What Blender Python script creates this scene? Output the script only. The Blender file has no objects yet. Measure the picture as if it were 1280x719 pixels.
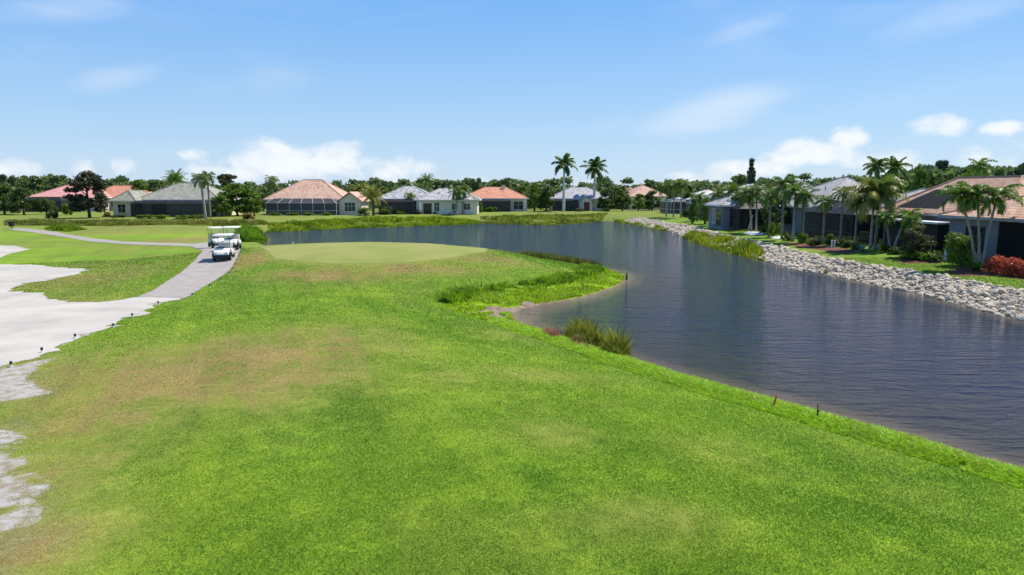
import bpy, bmesh, math, random
import numpy as np
from mathutils import Vector, Matrix

random.seed(7)
RNG = np.random.default_rng(11)
scene = bpy.context.scene
COL = scene.collection
PI = math.pi

# ------------------------------------------------------------------ camera
F, HZ = 853.0, 238.0
CAMZ = 6.3
PITCH = math.atan((359.5 - HZ) / F)
cam_d = bpy.data.cameras.new('camera')
cam_d.sensor_width = 36.0
cam_d.lens = F / 1280.0 * 36.0
cam_d.clip_start = 0.1
cam_d.clip_end = 9000
cam = bpy.data.objects.new('camera', cam_d)
COL.objects.link(cam)
cam.location = (0, 0, CAMZ)
cam.rotation_euler = (PI / 2 - PITCH, 0, 0)
scene.camera = cam
CP, SP = math.cos(PITCH), math.sin(PITCH)


def ray(u, v):
    a, b = (u - 640.0) / F, (359.5 - v) / F
    return Vector((a, CP + b * SP, -SP + b * CP))


def pz(u, v, z=0.0):
    """point of the photograph met at height z, as world metres"""
    r = ray(u, v)
    t = (z - CAMZ) / r.z
    return Vector((r.x * t, r.y * t, z))


def py(u, v, y):
    r = ray(u, v)
    t = y / r.y
    return Vector((r.x * t, y, CAMZ + r.z * t))


# ------------------------------------------------------------------ noise
def _hash(ix, iy, seed):
    n = (ix.astype(np.int64) * 374761393 + iy.astype(np.int64) * 668265263 + seed * 974711) & 0x7fffffff
    n = ((n ^ (n >> 13)) * 1274126177) & 0x7fffffff
    n = (n ^ (n >> 16)) & 0xffff
    return n / 65535.0


def vnoise(x, y, seed=0):
    ix, iy = np.floor(x), np.floor(y)
    fx, fy = x - ix, y - iy
    fx, fy = fx * fx * (3 - 2 * fx), fy * fy * (3 - 2 * fy)
    a, b = _hash(ix, iy, seed), _hash(ix + 1, iy, seed)
    c, d = _hash(ix, iy + 1, seed), _hash(ix + 1, iy + 1, seed)
    return (a * (1 - fx) + b * fx) * (1 - fy) + (c * (1 - fx) + d * fx) * fy


def fbm(x, y, scale, octv=4, seed=0):
    s, amp, tot = 0, 1.0, 0
    f = 1.0 / scale
    for k in range(octv):
        ca, sa = math.cos(0.6 * k), math.sin(0.6 * k)
        s = s + amp * vnoise((x * ca - y * sa) * f + 17.3 * k, (x * sa + y * ca) * f - 9.1 * k, seed + k)
        tot += amp
        amp *= 0.55
        f *= 2.03
    return s / tot


def sstep(a, b, x):
    t = np.clip((x - a) / (b - a), 0, 1)
    return t * t * (3 - 2 * t)


def sdf(poly, x, y):
    """distance to a polygon, negative inside"""
    x, y = np.asarray(x, float), np.asarray(y, float)
    d = np.full(x.shape, 1e18)
    ins = np.zeros(x.shape, bool)
    n = len(poly)
    for i in range(n):
        ax, ay = poly[i][0], poly[i][1]
        bx, by = poly[(i + 1) % n][0], poly[(i + 1) % n][1]
        ex, ey = bx - ax, by - ay
        l2 = ex * ex + ey * ey + 1e-12
        t = np.clip(((x - ax) * ex + (y - ay) * ey) / l2, 0, 1)
        d = np.minimum(d, (x - ax - t * ex) ** 2 + (y - ay - t * ey) ** 2)
        c = ((ay > y) != (by > y)) & (x < ex * (y - ay) / (by - ay + 1e-12) + ax)
        ins ^= c
    d = np.sqrt(d)
    return np.where(ins, -d, d)


def dline(pts, x, y):
    d = np.full(np.shape(x), 1e18)
    for (ax, ay), (bx, by) in zip(pts[:-1], pts[1:]):
        ex, ey = bx - ax, by - ay
        t = np.clip(((x - ax) * ex + (y - ay) * ey) / (ex * ex + ey * ey + 1e-12), 0, 1)
        d = np.minimum(d, (x - ax - t * ex) ** 2 + (y - ay - t * ey) ** 2)
    return np.sqrt(d)


def xy(p):
    return (p[0], p[1])


# ------------------------------------------------------------------ the lake outline (water level is z = 0)
near_shore = [(1280, 593), (1230, 580), (1172, 562), (1094, 540), (1024, 521), (970, 506), (900, 486), (850, 472), (787, 452),
              (745, 438), (705, 424), (678, 417), (655, 409), (640, 399), (640, 391)]
cove_side = [(665, 382), (700, 377), (725, 372), (742, 368), (765, 360), (780, 353), (785, 345)]
far_bank = [(336, 289), (380, 287), (425, 286), (453, 283), (500, 282), (560, 280), (600, 278), (635, 278), (660, 280), (697, 280),
            (720, 277.5), (750, 276), (778, 277), (790, 280), (819, 286), (837, 289), (850, 293), (862, 298), (900, 309), (955, 325),
            (979, 333), (1004, 339), (1044, 345), (1093, 356), (1166, 372), (1243, 391), (1290, 403)]
WATER = [(60, -22), (42, -10), (27, 0.5), (17.5, 8.5)]
WATER += [xy(pz(u, v)) for u, v in near_shore] + [xy(pz(u, v)) for u, v in cove_side]
WATER += [(8.0, 53.5), (6.0, 58), (2.5, 63.5), (-3, 69), (-11, 72.5), (-20, 73), (-26, 74), (-29.5, 80), (-32, 88), (-36, 97), (-40, 104)]
WATER += [xy(pz(u, v)) for u, v in far_bank]
WATER += [(27, 28), (31, 18), (42, 6), (66, -10)]

TERRACE = [xy(pz(u, v, .3)) for u, v in [(556, 384), (590, 371), (640, 363), (690, 357), (735, 346), (752, 338), (768, 334), (800, 342),
                                         (745, 380), (665, 400), (600, 398)]]


def height(x, y):
    x, y = np.asarray(x, float), np.asarray(y, float)
    s = sdf(WATER, x, y) + 0.35 * (fbm(x, y, 2.2, 3, 5) - 0.5)
    right = np.maximum(sstep(14, 19, x), sstep(84, 98, y))
    land_n = 0.22 * sstep(-0.1, .7, s) + 0.68 * sstep(.4, 11, s)
    land_r = 0.8 * sstep(-0.2, 3.4, s) + 0.5 * sstep(3, 13, s)
    h = land_n * (1 - right) + land_r * right
    e = np.sqrt(((x + 11) / 19.0) ** 2 + ((y - 57) / 13.0) ** 2)
    h = h + 0.72 * sstep(1.15, 0.35, e) * sstep(0, 6, s)
    h = h + 0.12 * (fbm(x, y, 9, 3, 31) - .5) * sstep(1, 6, s)
    st = sdf(TERRACE, x, y)
    k = sstep(0.9, -0.7, st)
    low = 0.02 + 0.10 * np.clip(s, 0, 3) + 0.06 * (fbm(x, y, .8, 3, 77) - .5)
    h = h * (1 - k) + np.minimum(h, low) * k
    h = np.where(s < 0, np.maximum(-1.6, 0.22 * s), h)
    return h


def h1(x, y):
    return float(height(np.array([x]), np.array([y]))[0])


_YS = np.concatenate([np.arange(4, 30, .25), np.arange(30, 80, .3), np.arange(80, 260, 1.0)])


def gp(u, v):
    """where the photograph's line of sight first meets the terrain or the water"""
    r = ray(u, v)
    t = _YS / r.y
    g = CAMZ + r.z * t - np.maximum(height(r.x * t, _YS), 0)
    k = np.nonzero(g < 0)[0]
    i = int(k[0]) if len(k) else len(_YS) - 1
    if i > 0 and len(k):
        a = g[i - 1] / (g[i - 1] - g[i])
        y = _YS[i - 1] + a * (_YS[i] - _YS[i - 1])
    else:
        y = _YS[i]
    x = r.x * y / r.y
    return Vector((x, y, h1(x, y)))


def gpoly(px):
    return [xy(gp(u, v)) for u, v in px]


SAND = gpoly([(-60, 332), (0, 331), (40, 331), (75, 335), (112, 338), (85, 345), (40, 353), (14, 359), (10, 364), (55, 367), (62, 374), (95, 378),
              (130, 378), (165, 372), (205, 372), (226, 374), (206, 379), (161, 398), (122, 417), (46, 446), (20, 455), (0, 464), (-40, 482), (-120, 470), (-160, 380)])
SAND2 = gpoly([(-60, 304), (0, 307), (22, 308), (37, 312), (10, 317), (0, 322), (-60, 328)])
SAND3 = gpoly([(-40, 478), (0, 466), (30, 456), (62, 449), (40, 460), (28, 470), (38, 482), (52, 492), (20, 499), (0, 500), (-40, 505)])
SAND4 = gpoly([(-60, 515), (0, 533), (22, 537), (12, 550), (0, 556), (14, 572), (30, 578), (26, 600), (36, 622), (20, 640), (48, 655), (70, 668),
               (40, 690), (18, 700), (0, 712), (-60, 730)])
PATH = gpoly([(14, 284.5), (40, 286.5), (70, 290), (111, 297.5), (150, 302), (200, 304), (240, 305), (262, 303), (285, 301), (302, 310), (296, 325), (287, 338), (262, 355),
              (228, 375), (205, 378), (180, 372), (159, 377), (192, 363), (220, 345), (245, 324), (254, 314), (240, 308.5), (200, 307), (156, 305.5),
              (110, 302), (70, 295), (40, 290.5), (10, 287)])
GREEN = gpoly([(345, 323), (375, 327.5), (420, 330), (470, 330), (520, 327.5), (570, 322), (605, 315), (622, 309.5)]) + [(0.5, 63.0), (-5, 65.5), (-12, 66.5), (-19, 65), (-22.5, 60)]
COVE_DIRT = gpoly([(584, 384), (598, 381), (612, 384), (628, 383), (645, 379), (668, 380), (685, 379), (660, 388), (643, 397), (650, 409), (636, 405), (618, 398), (600, 392)])
MULCH = gpoly([(1185, 338), (1210, 333), (1225, 330), (1300, 343), (1300, 351), (1250, 345), (1200, 345)])
MULCH2 = gpoly([(1125, 324), (1150, 322), (1172, 325), (1170, 329), (1130, 329)])
MULCH3 = gpoly([(985, 303), (1020, 306), (1070, 313), (1060, 318), (1020, 312), (985, 306)])


def soft(u, v, ru, rv):
    c = gp(u, v)
    rx = abs(gp(u + ru, v).x - c.x)
    ry = abs(gp(u, v - rv).y - gp(u, v + rv).y) / 2
    return (c.x, c.y, rx, ry)


DRY = [(soft(*a[:4]), a[4]) for a in [
    (250, 462, 210, 42, .75), (150, 500, 120, 45, .6), (90, 532, 60, 22, .75), (375, 440, 120, 40, .6), (60, 380, 80, 14, .45), (110, 348, 60, 12, .4),
    (300, 430, 70, 18, .45), (470, 425, 60, 14, .3), (700, 470, 90, 10, .25), (60, 600, 110, 70, .45), (20, 690, 120, 60, .5),
    (420, 345, 90, 10, .75), (520, 336, 90, 8, .7), (320, 322, 26, 10, .9), (600, 322, 60, 7, .55), (390, 455, 50, 14, .35), (230, 300, 40, 6, .7), (180, 290, 60, 3, .5),
    (560, 470, 50, 12, .25), (690, 540, 60, 18, .25), (60, 280, 90, 3, .5), (660, 415, 60, 10, .25), (880, 560, 60, 20, .2), (820, 650, 90, 30, .25)]]
LUSH = [(soft(*a[:4]), a[4]) for a in [
    (330, 365, 130, 22, .7), (250, 385, 60, 20, .6), (650, 330, 90, 14, .5), (130, 325, 90, 12, .5), (420, 560, 200, 60, .5), (720, 520, 200, 50, .4),
    (620, 590, 200, 60, .35), (1000, 590, 200, 40, .4), (560, 395, 150, 25, .35)]]
YELL = [(soft(*a[:4]), a[4]) for a in [
    (200, 395, 45, 18, .8), (240, 640, 200, 50, .5), (900, 690, 200, 40, .5), (1100, 690, 150, 40, .35), (560, 480, 90, 20, .4), (160, 660, 150, 60, .5),
    (1100, 620, 100, 24, .3), (580, 620, 120, 40, .25), (480, 372, 80, 8, .5), (250, 296, 60, 6, .6), (640, 400, 60, 6, .5)]]
TRACKS = [[xy(gp(u, v)) for u, v in t] for t in [
    [(338, 404), (362, 428), (382, 452), (398, 472)], [(305, 412), (330, 440), (352, 470), (372, 510)], [(262, 425), (290, 460), (315, 505), (330, 540)],
    [(225, 440), (250, 478), (262, 520)], [(318, 408), (345, 438), (368, 468), (385, 500)], [(285, 418), (312, 452), (336, 492), (350, 530)], [(190, 450), (205, 490), (212, 530)], [(352, 402), (382, 432), (410, 460)]]]

# ground albedos (linear)
C_FAIR = np.array((.165, .268, .018))
C_LUSH = np.array((.104, .210, .013))
C_YELL = np.array((.235, .318, .022))
C_DRY = np.array((.245, .190, .062))
C_GREEN = np.array((.275, .285, .085))
C_LAWN = np.array((.130, .205, .022))
C_FARB = np.array((.170, .200, .040))
C_DIRT = np.array((.27, .21, .145))
C_BED = np.array((.060, .055, .035))
C_TERR = np.array((.230, .350, .008))


def mixc(c, d, k):
    return c * (1 - k[:, None]) + d * k[:, None]


def blob(lst, x, y):
    k = np.zeros(x.shape)
    for (cx, cy, rx, ry), a in lst:
        k = np.maximum(k, a * np.exp(-(((x - cx) / rx) ** 2 + ((y - cy) / ry) ** 2)))
    return k


def albedo(x, y):
    x, y = np.asarray(x, float), np.asarray(y, float)
    n1, n2, n3 = fbm(x, y, 6.0, 4, 3), fbm(x, y, 1.3, 4, 13), fbm(x, y, 14, 3, 23)
    n4 = fbm(x, y, .35, 3, 43)
    s = sdf(WATER, x, y)
    c = np.tile(C_FAIR, (len(x), 1))
    c = mixc(c, C_LUSH, np.clip(sstep(.42, .62, n1) * .6 + blob(LUSH, x, y) * (.4 + n2 * .9), 0, 1))
    c = mixc(c, C_YELL, np.clip(sstep(.48, .72, .5 * n2 + .5 * n4) * .45 + blob(YELL, x, y) * (.25 + .7 * sstep(.3, .7, .5 * n2 + .5 * n4)), 0, 1) * .75)
    near = np.sqrt(x * x + y * y)
    patch = sstep(.5, .74, fbm(x, y, 2.6, 4, 63)) * .30
    dry = np.clip(blob(DRY, x, y) * (.72 + 1.3 * sstep(.28, .70, .55 * n2 + .45 * n4)) + patch * .4, 0, 1)
    for t in TRACKS:
        ends = np.minimum(np.hypot(x - t[0][0], y - t[0][1]), np.hypot(x - t[-1][0], y - t[-1][1]))
        dry = np.maximum(dry, .85 * np.exp(-(dline(t, x, y) / .15) ** 2) * (.55 + .8 * n4) * sstep(0, 2.5, ends))
    c = mixc(c, C_DRY, dry)
    c = mixc(c, C_DRY * .9, sstep(.40, .68, .6 * n1 + .4 * n2) * .45 * sstep(-20, -27, x))
    # right lawns and far bank
    right = sstep(16, 19, x)
    c = mixc(c, C_LAWN * 1.0, right * .9)
    far = sstep(84, 96, y) * (1 - sstep(18, 24, x) * sstep(150, 120, y))
    c = mixc(c, C_FARB, far * .85)
    c = mixc(c, C_DRY * .8, far * sstep(.5, .8, n1) * .6)
    c = c * (0.88 + 0.24 * n2)[:, None] * (0.91 + 0.18 * n4)[:, None]
    # mower passes run up the fairway
    mow = np.sin((x * .93 + y * .36) * 2 * PI / 3.6)
    c = c * (1 + .05 * mow * sstep(6, 12, s))[:, None]
    along = (x + 11) * .34 - (y - 50) * .94
    across = (x + 11) * .94 + (y - 50) * .34
    st_ = sstep(.52, .74, fbm(across * 7.0, along * .30, 2.2, 3, 83)) * sstep(-6, 4, along) * sstep(46, 30, along)
    c = mixc(c, C_DRY * 1.1, st_ * (.10 + .60 * sstep(.10, .45, blob(DRY[:2] + DRY[3:4] + DRY[6:7], x, y))) * sstep(3, -3, x))
    st2 = sstep(.50, .76, fbm(across * 4.5, along * .25, 3.0, 3, 87))
    c = mixc(c, C_YELL, st2 * .22 * sstep(2, 6, s))
    sg = sdf(GREEN, x, y)
    c = mixc(c, C_LUSH * .85, np.exp(-((sg - .25) / .25) ** 2) * .3)
    c = mixc(c, np.array((.225, .275, .045)), sstep(1.3, -.1, sg) * .75)
    c = mixc(c, C_DRY * 1.0, sstep(1.6, .5, sg) * sstep(.2, .5, sg) * .35)
    for bed in (MULCH, MULCH2, MULCH3):
        c = mixc(c, np.array((.16, .07, .045)), sstep(.5, -.2, sdf(bed, x, y) + .6 * (n2 - .5)))
    bare = np.minimum(sdf(SAND4, x, y), sdf(SAND3, x, y))
    c = mixc(c, np.array((.25, .20, .10)), sstep(.8, -.6, bare + 2.2 * (n4 - .5) + 1.4 * (n2 - .5)) * .55)
    # terrace below the bank
    st = sdf(TERRACE, x, y)
    c = mixc(c, C_TERR * (0.8 + .4 * n2.mean()), sstep(.4, -.3, st) * .9)
    c = mixc(c, np.array((.23, .20, .165)), right * sstep(3.3, 2.7, s) * (1 - sstep(125, 138, y)) * .9)
    # wet shore
    rim = sstep(.35, .0, s + .5 * (n2 - .5))
    c = mixc(c, C_DIRT * np.array((.60, .58, .50)), rim)
    under = sstep(0.0, -1.0, s)
    c = mixc(c, np.array((.10, .085, .05)), under)
    # woods floor
    c = mixc(c, C_BED, sstep(190, 215, near + 20 * (n3 - .5)))
    return np.clip(c, 0, 1)


# ------------------------------------------------------------------ materials
def new_mat(name):
    m = bpy.data.materials.new(name)
    m.use_nodes = True
    nt = m.node_tree
    nt.nodes.clear()
    out = nt.nodes.new('ShaderNodeOutputMaterial')
    return m, nt, out


def N(nt, kind, **kw):
    n = nt.nodes.new(kind)
    for k, v in kw.items():
        if k in n.inputs.keys():
            n.inputs[k].default_value = v
        else:
            setattr(n, k, v)
    return n


def ramp(nt, stops):
    r = nt.nodes.new('ShaderNodeValToRGB')
    el = r.color_ramp.elements
    while len(el) < len(stops):
        el.new(.5)
    for e, (p, c) in zip(el, stops):
        e.position = p
        e.color = (*c, 1) if len(c) == 3 else c
    return r


def plain(name, col, rough=.6, var=.15, scale=6.0, bump=0.0, bscale=40.0, metallic=0.0, spec=.4, col2=None):
    m, nt, out = new_mat(name)
    p = N(nt, 'ShaderNodeBsdfPrincipled', Roughness=rough, Metallic=metallic)
    p.inputs['Specular IOR Level'].default_value = spec
    tc = N(nt, 'ShaderNodeTexCoord')
    nz = N(nt, 'ShaderNodeTexNoise', Scale=scale, Detail=6.0, Roughness=.6)
    nt.links.new(tc.outputs['Object'], nz.inputs['Vector'])
    lo = [c * (1 - var) for c in col]
    hi = [min(1, c * (1 + var)) for c in (col2 or col)]
    r = ramp(nt, [(.3, lo), (.7, hi)])
    nt.links.new(nz.outputs['Fac'], r.inputs['Fac'])
    nt.links.new(r.outputs['Color'], p.inputs['Base Color'])
    if bump:
        n2 = N(nt, 'ShaderNodeTexNoise', Scale=bscale, Detail=4.0)
        nt.links.new(tc.outputs['Object'], n2.inputs['Vector'])
        b = N(nt, 'ShaderNodeBump', Strength=bump, Distance=.02)
        nt.links.new(n2.outputs['Fac'], b.inputs['Height'])
        nt.links.new(b.outputs['Normal'], p.inputs['Normal'])
    nt.links.new(p.outputs['BSDF'], out.inputs['Surface'])
    return m


def ground_mat():
    m, nt, out = new_mat('turf_ground')
    p = N(nt, 'ShaderNodeBsdfPrincipled', Roughness=.9)
    p.inputs['Specular IOR Level'].default_value = .12
    at = N(nt, 'ShaderNodeAttribute', attribute_name='Col')
    g = N(nt, 'ShaderNodeNewGeometry')
    prev = at.outputs['Color']
    for sc, lo, hi, det in ((1.1, .88, 1.12, 5.0), (7.0, .80, 1.20, 5.0), (38.0, .68, 1.32, 3.0)):
        nz = N(nt, 'ShaderNodeTexNoise', Scale=sc, Detail=det, Roughness=.65)
        nt.links.new(g.outputs['Position'], nz.inputs['Vector'])
        mr = N(nt, 'ShaderNodeMapRange')
        mr.inputs['From Min'].default_value, mr.inputs['From Max'].default_value = .3, .7
        mr.inputs['To Min'].default_value, mr.inputs['To Max'].default_value = lo, hi
        nt.links.new(nz.outputs['Fac'], mr.inputs['Value'])
        mx = N(nt, 'ShaderNodeVectorMath', operation='SCALE')
        nt.links.new(prev, mx.inputs[0])
        nt.links.new(mr.outputs['Result'], mx.inputs['Scale'])
        prev = mx.outputs['Vector']
    # bare sandy flecks where the turf is worn through
    ba = N(nt, 'ShaderNodeAttribute', attribute_name='depth')
    fn = N(nt, 'ShaderNodeTexNoise', Scale=3.2, Detail=9.0, Roughness=.72)
    nt.links.new(g.outputs['Position'], fn.inputs['Vector'])
    sm = N(nt, 'ShaderNodeMath', operation='ADD')
    nt.links.new(ba.outputs['Fac'], sm.inputs[0])
    nt.links.new(fn.outputs['Fac'], sm.inputs[1])
    th = N(nt, 'ShaderNodeMapRange', interpolation_type='SMOOTHSTEP')
    th.inputs['From Min'].default_value, th.inputs['From Max'].default_value = 1.0, 1.16
    nt.links.new(sm.outputs[0], th.inputs['Value'])
    sc2 = N(nt, 'ShaderNodeTexNoise', Scale=5.0, Detail=6.0)
    nt.links.new(g.outputs['Position'], sc2.inputs['Vector'])
    sr = ramp(nt, [(.35, (.28, .23, .16)), (.62, (.42, .39, .35))])
    nt.links.new(sc2.outputs['Fac'], sr.inputs['Fac'])
    mxs = N(nt, 'ShaderNodeMixRGB')
    nt.links.new(th.outputs['Result'], mxs.inputs['Fac'])
    nt.links.new(prev, mxs.inputs['Color1'])
    nt.links.new(sr.outputs['Color'], mxs.inputs['Color2'])
    prev = mxs.outputs['Color']
    nt.links.new(prev, p.inputs['Base Color'])
    nb = N(nt, 'ShaderNodeTexNoise', Scale=26.0, Detail=5.0, Roughness=.7)
    nt.links.new(g.outputs['Position'], nb.inputs['Vector'])
    b = N(nt, 'ShaderNodeBump', Strength=.7, Distance=.05)
    nt.links.new(nb.outputs['Fac'], b.inputs['Height'])
    nt.links.new(b.outputs['Normal'], p.inputs['Normal'])
    nt.links.new(p.outputs['BSDF'], out.inputs['Surface'])
    return m


def blade_mat(name, trans=.35, gloss=.06):
    m, nt, out = new_mat(name)
    at = N(nt, 'ShaderNodeAttribute', attribute_name='Col')
    d = N(nt, 'ShaderNodeBsdfDiffuse')
    t = N(nt, 'ShaderNodeBsdfTranslucent')
    gl = N(nt, 'ShaderNodeBsdfGlossy', Roughness=.45)
    gl.inputs['Color'].default_value = (.8, .8, .8, 1)
    nt.links.new(at.outputs['Color'], d.inputs['Color'])
    nt.links.new(at.outputs['Color'], t.inputs['Color'])
    mx = N(nt, 'ShaderNodeMixShader')
    mx.inputs[0].default_value = trans
    nt.links.new(d.outputs[0], mx.inputs[1])
    nt.links.new(t.outputs[0], mx.inputs[2])
    m2 = N(nt, 'ShaderNodeMixShader')
    m2.inputs[0].default_value = gloss
    nt.links.new(mx.outputs[0], m2.inputs[1])
    nt.links.new(gl.outputs[0], m2.inputs[2])
    nt.links.new(m2.outputs[0], out.inputs['Surface'])
    return m


def leaf_mat(name, c1, c2, trans=.3, gloss=.025):
    trans = min(.5, trans + .12)
    c1, c2 = [k * 1.25 for k in c1], [k * 1.18 for k in c2]
    """leaf colour runs from c1 to c2 with each leaf's own 'var' value and each plant's own random value"""
    m, nt, out = new_mat(name)
    at = N(nt, 'ShaderNodeAttribute', attribute_name='var')
    oi = N(nt, 'ShaderNodeObjectInfo')
    ma = N(nt, 'ShaderNodeMath', operation='MULTIPLY_ADD')
    nt.links.new(oi.outputs['Random'], ma.inputs[0])
    ma.inputs[1].default_value = .35
    nt.links.new(at.outputs['Fac'], ma.inputs[2])
    mp = N(nt, 'ShaderNodeMapRange')
    mp.inputs['From Max'].default_value = 1.35
    nt.links.new(ma.outputs[0], mp.inputs['Value'])
    r = ramp(nt, [(0.0, c1), (1.0, c2)])
    nt.links.new(mp.outputs['Result'], r.inputs['Fac'])
    d = N(nt, 'ShaderNodeBsdfDiffuse')
    t = N(nt, 'ShaderNodeBsdfTranslucent')
    gl = N(nt, 'ShaderNodeBsdfGlossy', Roughness=.4)
    nt.links.new(r.outputs[0], d.inputs['Color'])
    nt.links.new(r.outputs[0], t.inputs['Color'])
    mx = N(nt, 'ShaderNodeMixShader')
    mx.inputs[0].default_value = trans
    nt.links.new(d.outputs[0], mx.inputs[1])
    nt.links.new(t.outputs[0], mx.inputs[2])
    m2 = N(nt, 'ShaderNodeMixShader')
    m2.inputs[0].default_value = gloss
    nt.links.new(mx.outputs[0], m2.inputs[1])
    nt.links.new(gl.outputs[0], m2.inputs[2])
    nt.links.new(m2.outputs[0], out.inputs['Surface'])
    return m


def roof_mat(name, col, col2, row=.15, mott=5.0, contrast=1.0):
    """tiled roof: courses follow the height of the slope, tiles vary one by one"""
    m, nt, out = new_mat(name)
    p = N(nt, 'ShaderNodeBsdfPrincipled', Roughness=.75)
    p.inputs['Specular IOR Level'].default_value = .25
    tc = N(nt, 'ShaderNodeTexCoord')
    sx = N(nt, 'ShaderNodeSeparateXYZ')
    nt.links.new(tc.outputs['Object'], sx.inputs[0])
    dv = N(nt, 'ShaderNodeMath', operation='DIVIDE')
    nt.links.new(sx.outputs['Z'], dv.inputs[0])
    dv.inputs[1].default_value = row
    fr = N(nt, 'ShaderNodeMath', operation='FRACT')
    nt.links.new(dv.outputs[0], fr.inputs[0])
    fl = N(nt, 'ShaderNodeMath', operation='FLOOR')
    nt.links.new(dv.outputs[0], fl.inputs[0])
    ad = N(nt, 'ShaderNodeMath', operation='ADD')
    nt.links.new(sx.outputs['X'], ad.inputs[0])
    nt.links.new(sx.outputs['Y'], ad.inputs[1])
    cb = N(nt, 'ShaderNodeCombineXYZ')
    sc = N(nt, 'ShaderNodeMath', operation='MULTIPLY')
    nt.links.new(ad.outputs[0], sc.inputs[0])
    sc.inputs[1].default_value = 3.0
    ff = N(nt, 'ShaderNodeMath', operation='FLOOR')
    nt.links.new(sc.outputs[0], ff.inputs[0])
    nt.links.new(ff.outputs[0], cb.inputs['X'])
    nt.links.new(fl.outputs[0], cb.inputs['Y'])
    wn = N(nt, 'ShaderNodeTexWhiteNoise', noise_dimensions='2D')
    nt.links.new(cb.outputs[0], wn.inputs['Vector'])
    nz = N(nt, 'ShaderNodeTexNoise', Scale=mott * .12, Detail=6.0, Roughness=.7)
    nt.links.new(tc.outputs['Object'], nz.inputs['Vector'])
    mixv = N(nt, 'ShaderNodeMath', operation='MULTIPLY_ADD')
    nt.links.new(wn.outputs['Value'], mixv.inputs[0])
    mixv.inputs[1].default_value = .55 * contrast
    nt.links.new(nz.outputs['Fac'], mixv.inputs[2])
    r = ramp(nt, [(.30, col), (1.0, col2)])
    nt.links.new(mixv.outputs[0], r.inputs['Fac'])
    # butt of each course: a narrow joint
    jt = N(nt, 'ShaderNodeMath', operation='LESS_THAN')
    nt.links.new(fr.outputs[0], jt.inputs[0])
    jt.inputs[1].default_value = .22
    jm = N(nt, 'ShaderNodeMath', operation='MULTIPLY_ADD')
    nt.links.new(jt.outputs[0], jm.inputs[0])
    jm.inputs[1].default_value = -.42
    jm.inputs[2].default_value = 1.0
    vs = N(nt, 'ShaderNodeVectorMath', operation='SCALE')
    nt.links.new(r.outputs['Color'], vs.inputs[0])
    nt.links.new(jm.outputs[0], vs.inputs['Scale'])
    nt.links.new(vs.outputs['Vector'], p.inputs['Base Color'])
    b = N(nt, 'ShaderNodeBump', Strength=.5, Distance=.05)
    nt.links.new(fr.outputs[0], b.inputs['Height'])
    nt.links.new(b.outputs['Normal'], p.inputs['Normal'])
    nt.links.new(p.outputs['BSDF'], out.inputs['Surface'])
    return m


def screen_mat(name, col, alpha):
    m, nt, out = new_mat(name)
    p = N(nt, 'ShaderNodeBsdfPrincipled', Roughness=.55)
    p.inputs['Base Color'].default_value = (*col, 1)
    p.inputs['Specular IOR Level'].default_value = .25
    t = N(nt, 'ShaderNodeBsdfTransparent')
    mx = N(nt, 'ShaderNodeMixShader')
    mx.inputs[0].default_value = alpha
    nt.links.new(t.outputs[0], mx.inputs[1])
    nt.links.new(p.outputs[0], mx.inputs[2])
    nt.links.new(mx.outputs[0], out.inputs['Surface'])
    return m


def glass_mat(name, col, rough=.05):
    m, nt, out = new_mat(name)
    p = N(nt, 'ShaderNodeBsdfPrincipled', Roughness=rough)
    p.inputs['Base Color'].default_value = (*col, 1)
    p.inputs['Specular IOR Level'].default_value = .6
    nt.links.new(p.outputs[0], out.inputs['Surface'])
    return m


M = {}
M['ground'] = ground_mat()
M['turf'] = blade_mat('turf_blades', .38, .02)
M['rough'] = blade_mat('rough_blades', .55, .02)
M['leaf_mid'] = leaf_mat('leaf_mid', (.040, .090, .010), (.175, .260, .026))
M['leaf_dark'] = leaf_mat('leaf_dark', (.028, .062, .012), (.120, .170, .034), .3)
M['leaf_magnolia'] = leaf_mat('leaf_magnolia', (.022, .032, .014), (.105, .092, .050), .2)
M['leaf_bright'] = leaf_mat('leaf_bright', (.050, .110, .010), (.170, .250, .022), .35)
M['leaf_olive'] = leaf_mat('leaf_olive', (.045, .060, .018), (.130, .130, .045))
M['leaf_red'] = leaf_mat('leaf_red', (.26, .045, .025), (.58, .14, .07), .3)
M['leaf_orange'] = leaf_mat('leaf_orange', (.09, .085, .02), (.32, .17, .05), .3)
M['leaf_silver'] = leaf_mat('leaf_silver', (.13, .19, .13), (.42, .48, .36), .2)
M['leaf_wood'] = leaf_mat('leaf_wood', (.050, .092, .028), (.180, .235, .066), .32)
M['leaf_pine'] = leaf_mat('leaf_pine', (.022, .046, .018), (.080, .110, .036), .22)
M['palm'] = leaf_mat('palm_leaf', (.030, .085, .010), (.165, .250, .028), .4, .03)
M['palm_dark'] = leaf_mat('palm_leaf_dark', (.036, .086, .014), (.165, .230, .038), .4, .03)
M['palm_yellow'] = leaf_mat('palm_leaf_yellow', (.055, .090, .014), (.30, .29, .055), .35, .03)
M['bark'] = plain('bark', (.11, .085, .06), .9, .35, 8, .6, 30)
M['bark_pale'] = plain('palm_bark_pale', (.31, .275, .225), .85, .25, 5, .4, 18)
M['bark_white'] = plain('royal_palm_bark', (.60, .57, .52), .8, .15, 4, .3, 14)
M['bark_grey'] = plain('palm_bark_grey', (.24, .21, .17), .85, .3, 6, .5, 18)
M['shaft'] = plain('crownshaft_green', (.10, .17, .05), .5, .2, 5)
M['sand'] = plain('bunker_sand', (.425, .388, .335), .95, .15, .45, .9, 9, spec=.1)
M['path'] = plain('path_concrete', (.315, .280, .245), .9, .14, 1.1, .25, 30, spec=.2)
M['green'] = None
M['rock'] = plain('riprap_limestone', (.33, .265, .185), .9, .35, 2.2, .6, 14, spec=.12, col2=(.58, .495, .375))
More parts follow.
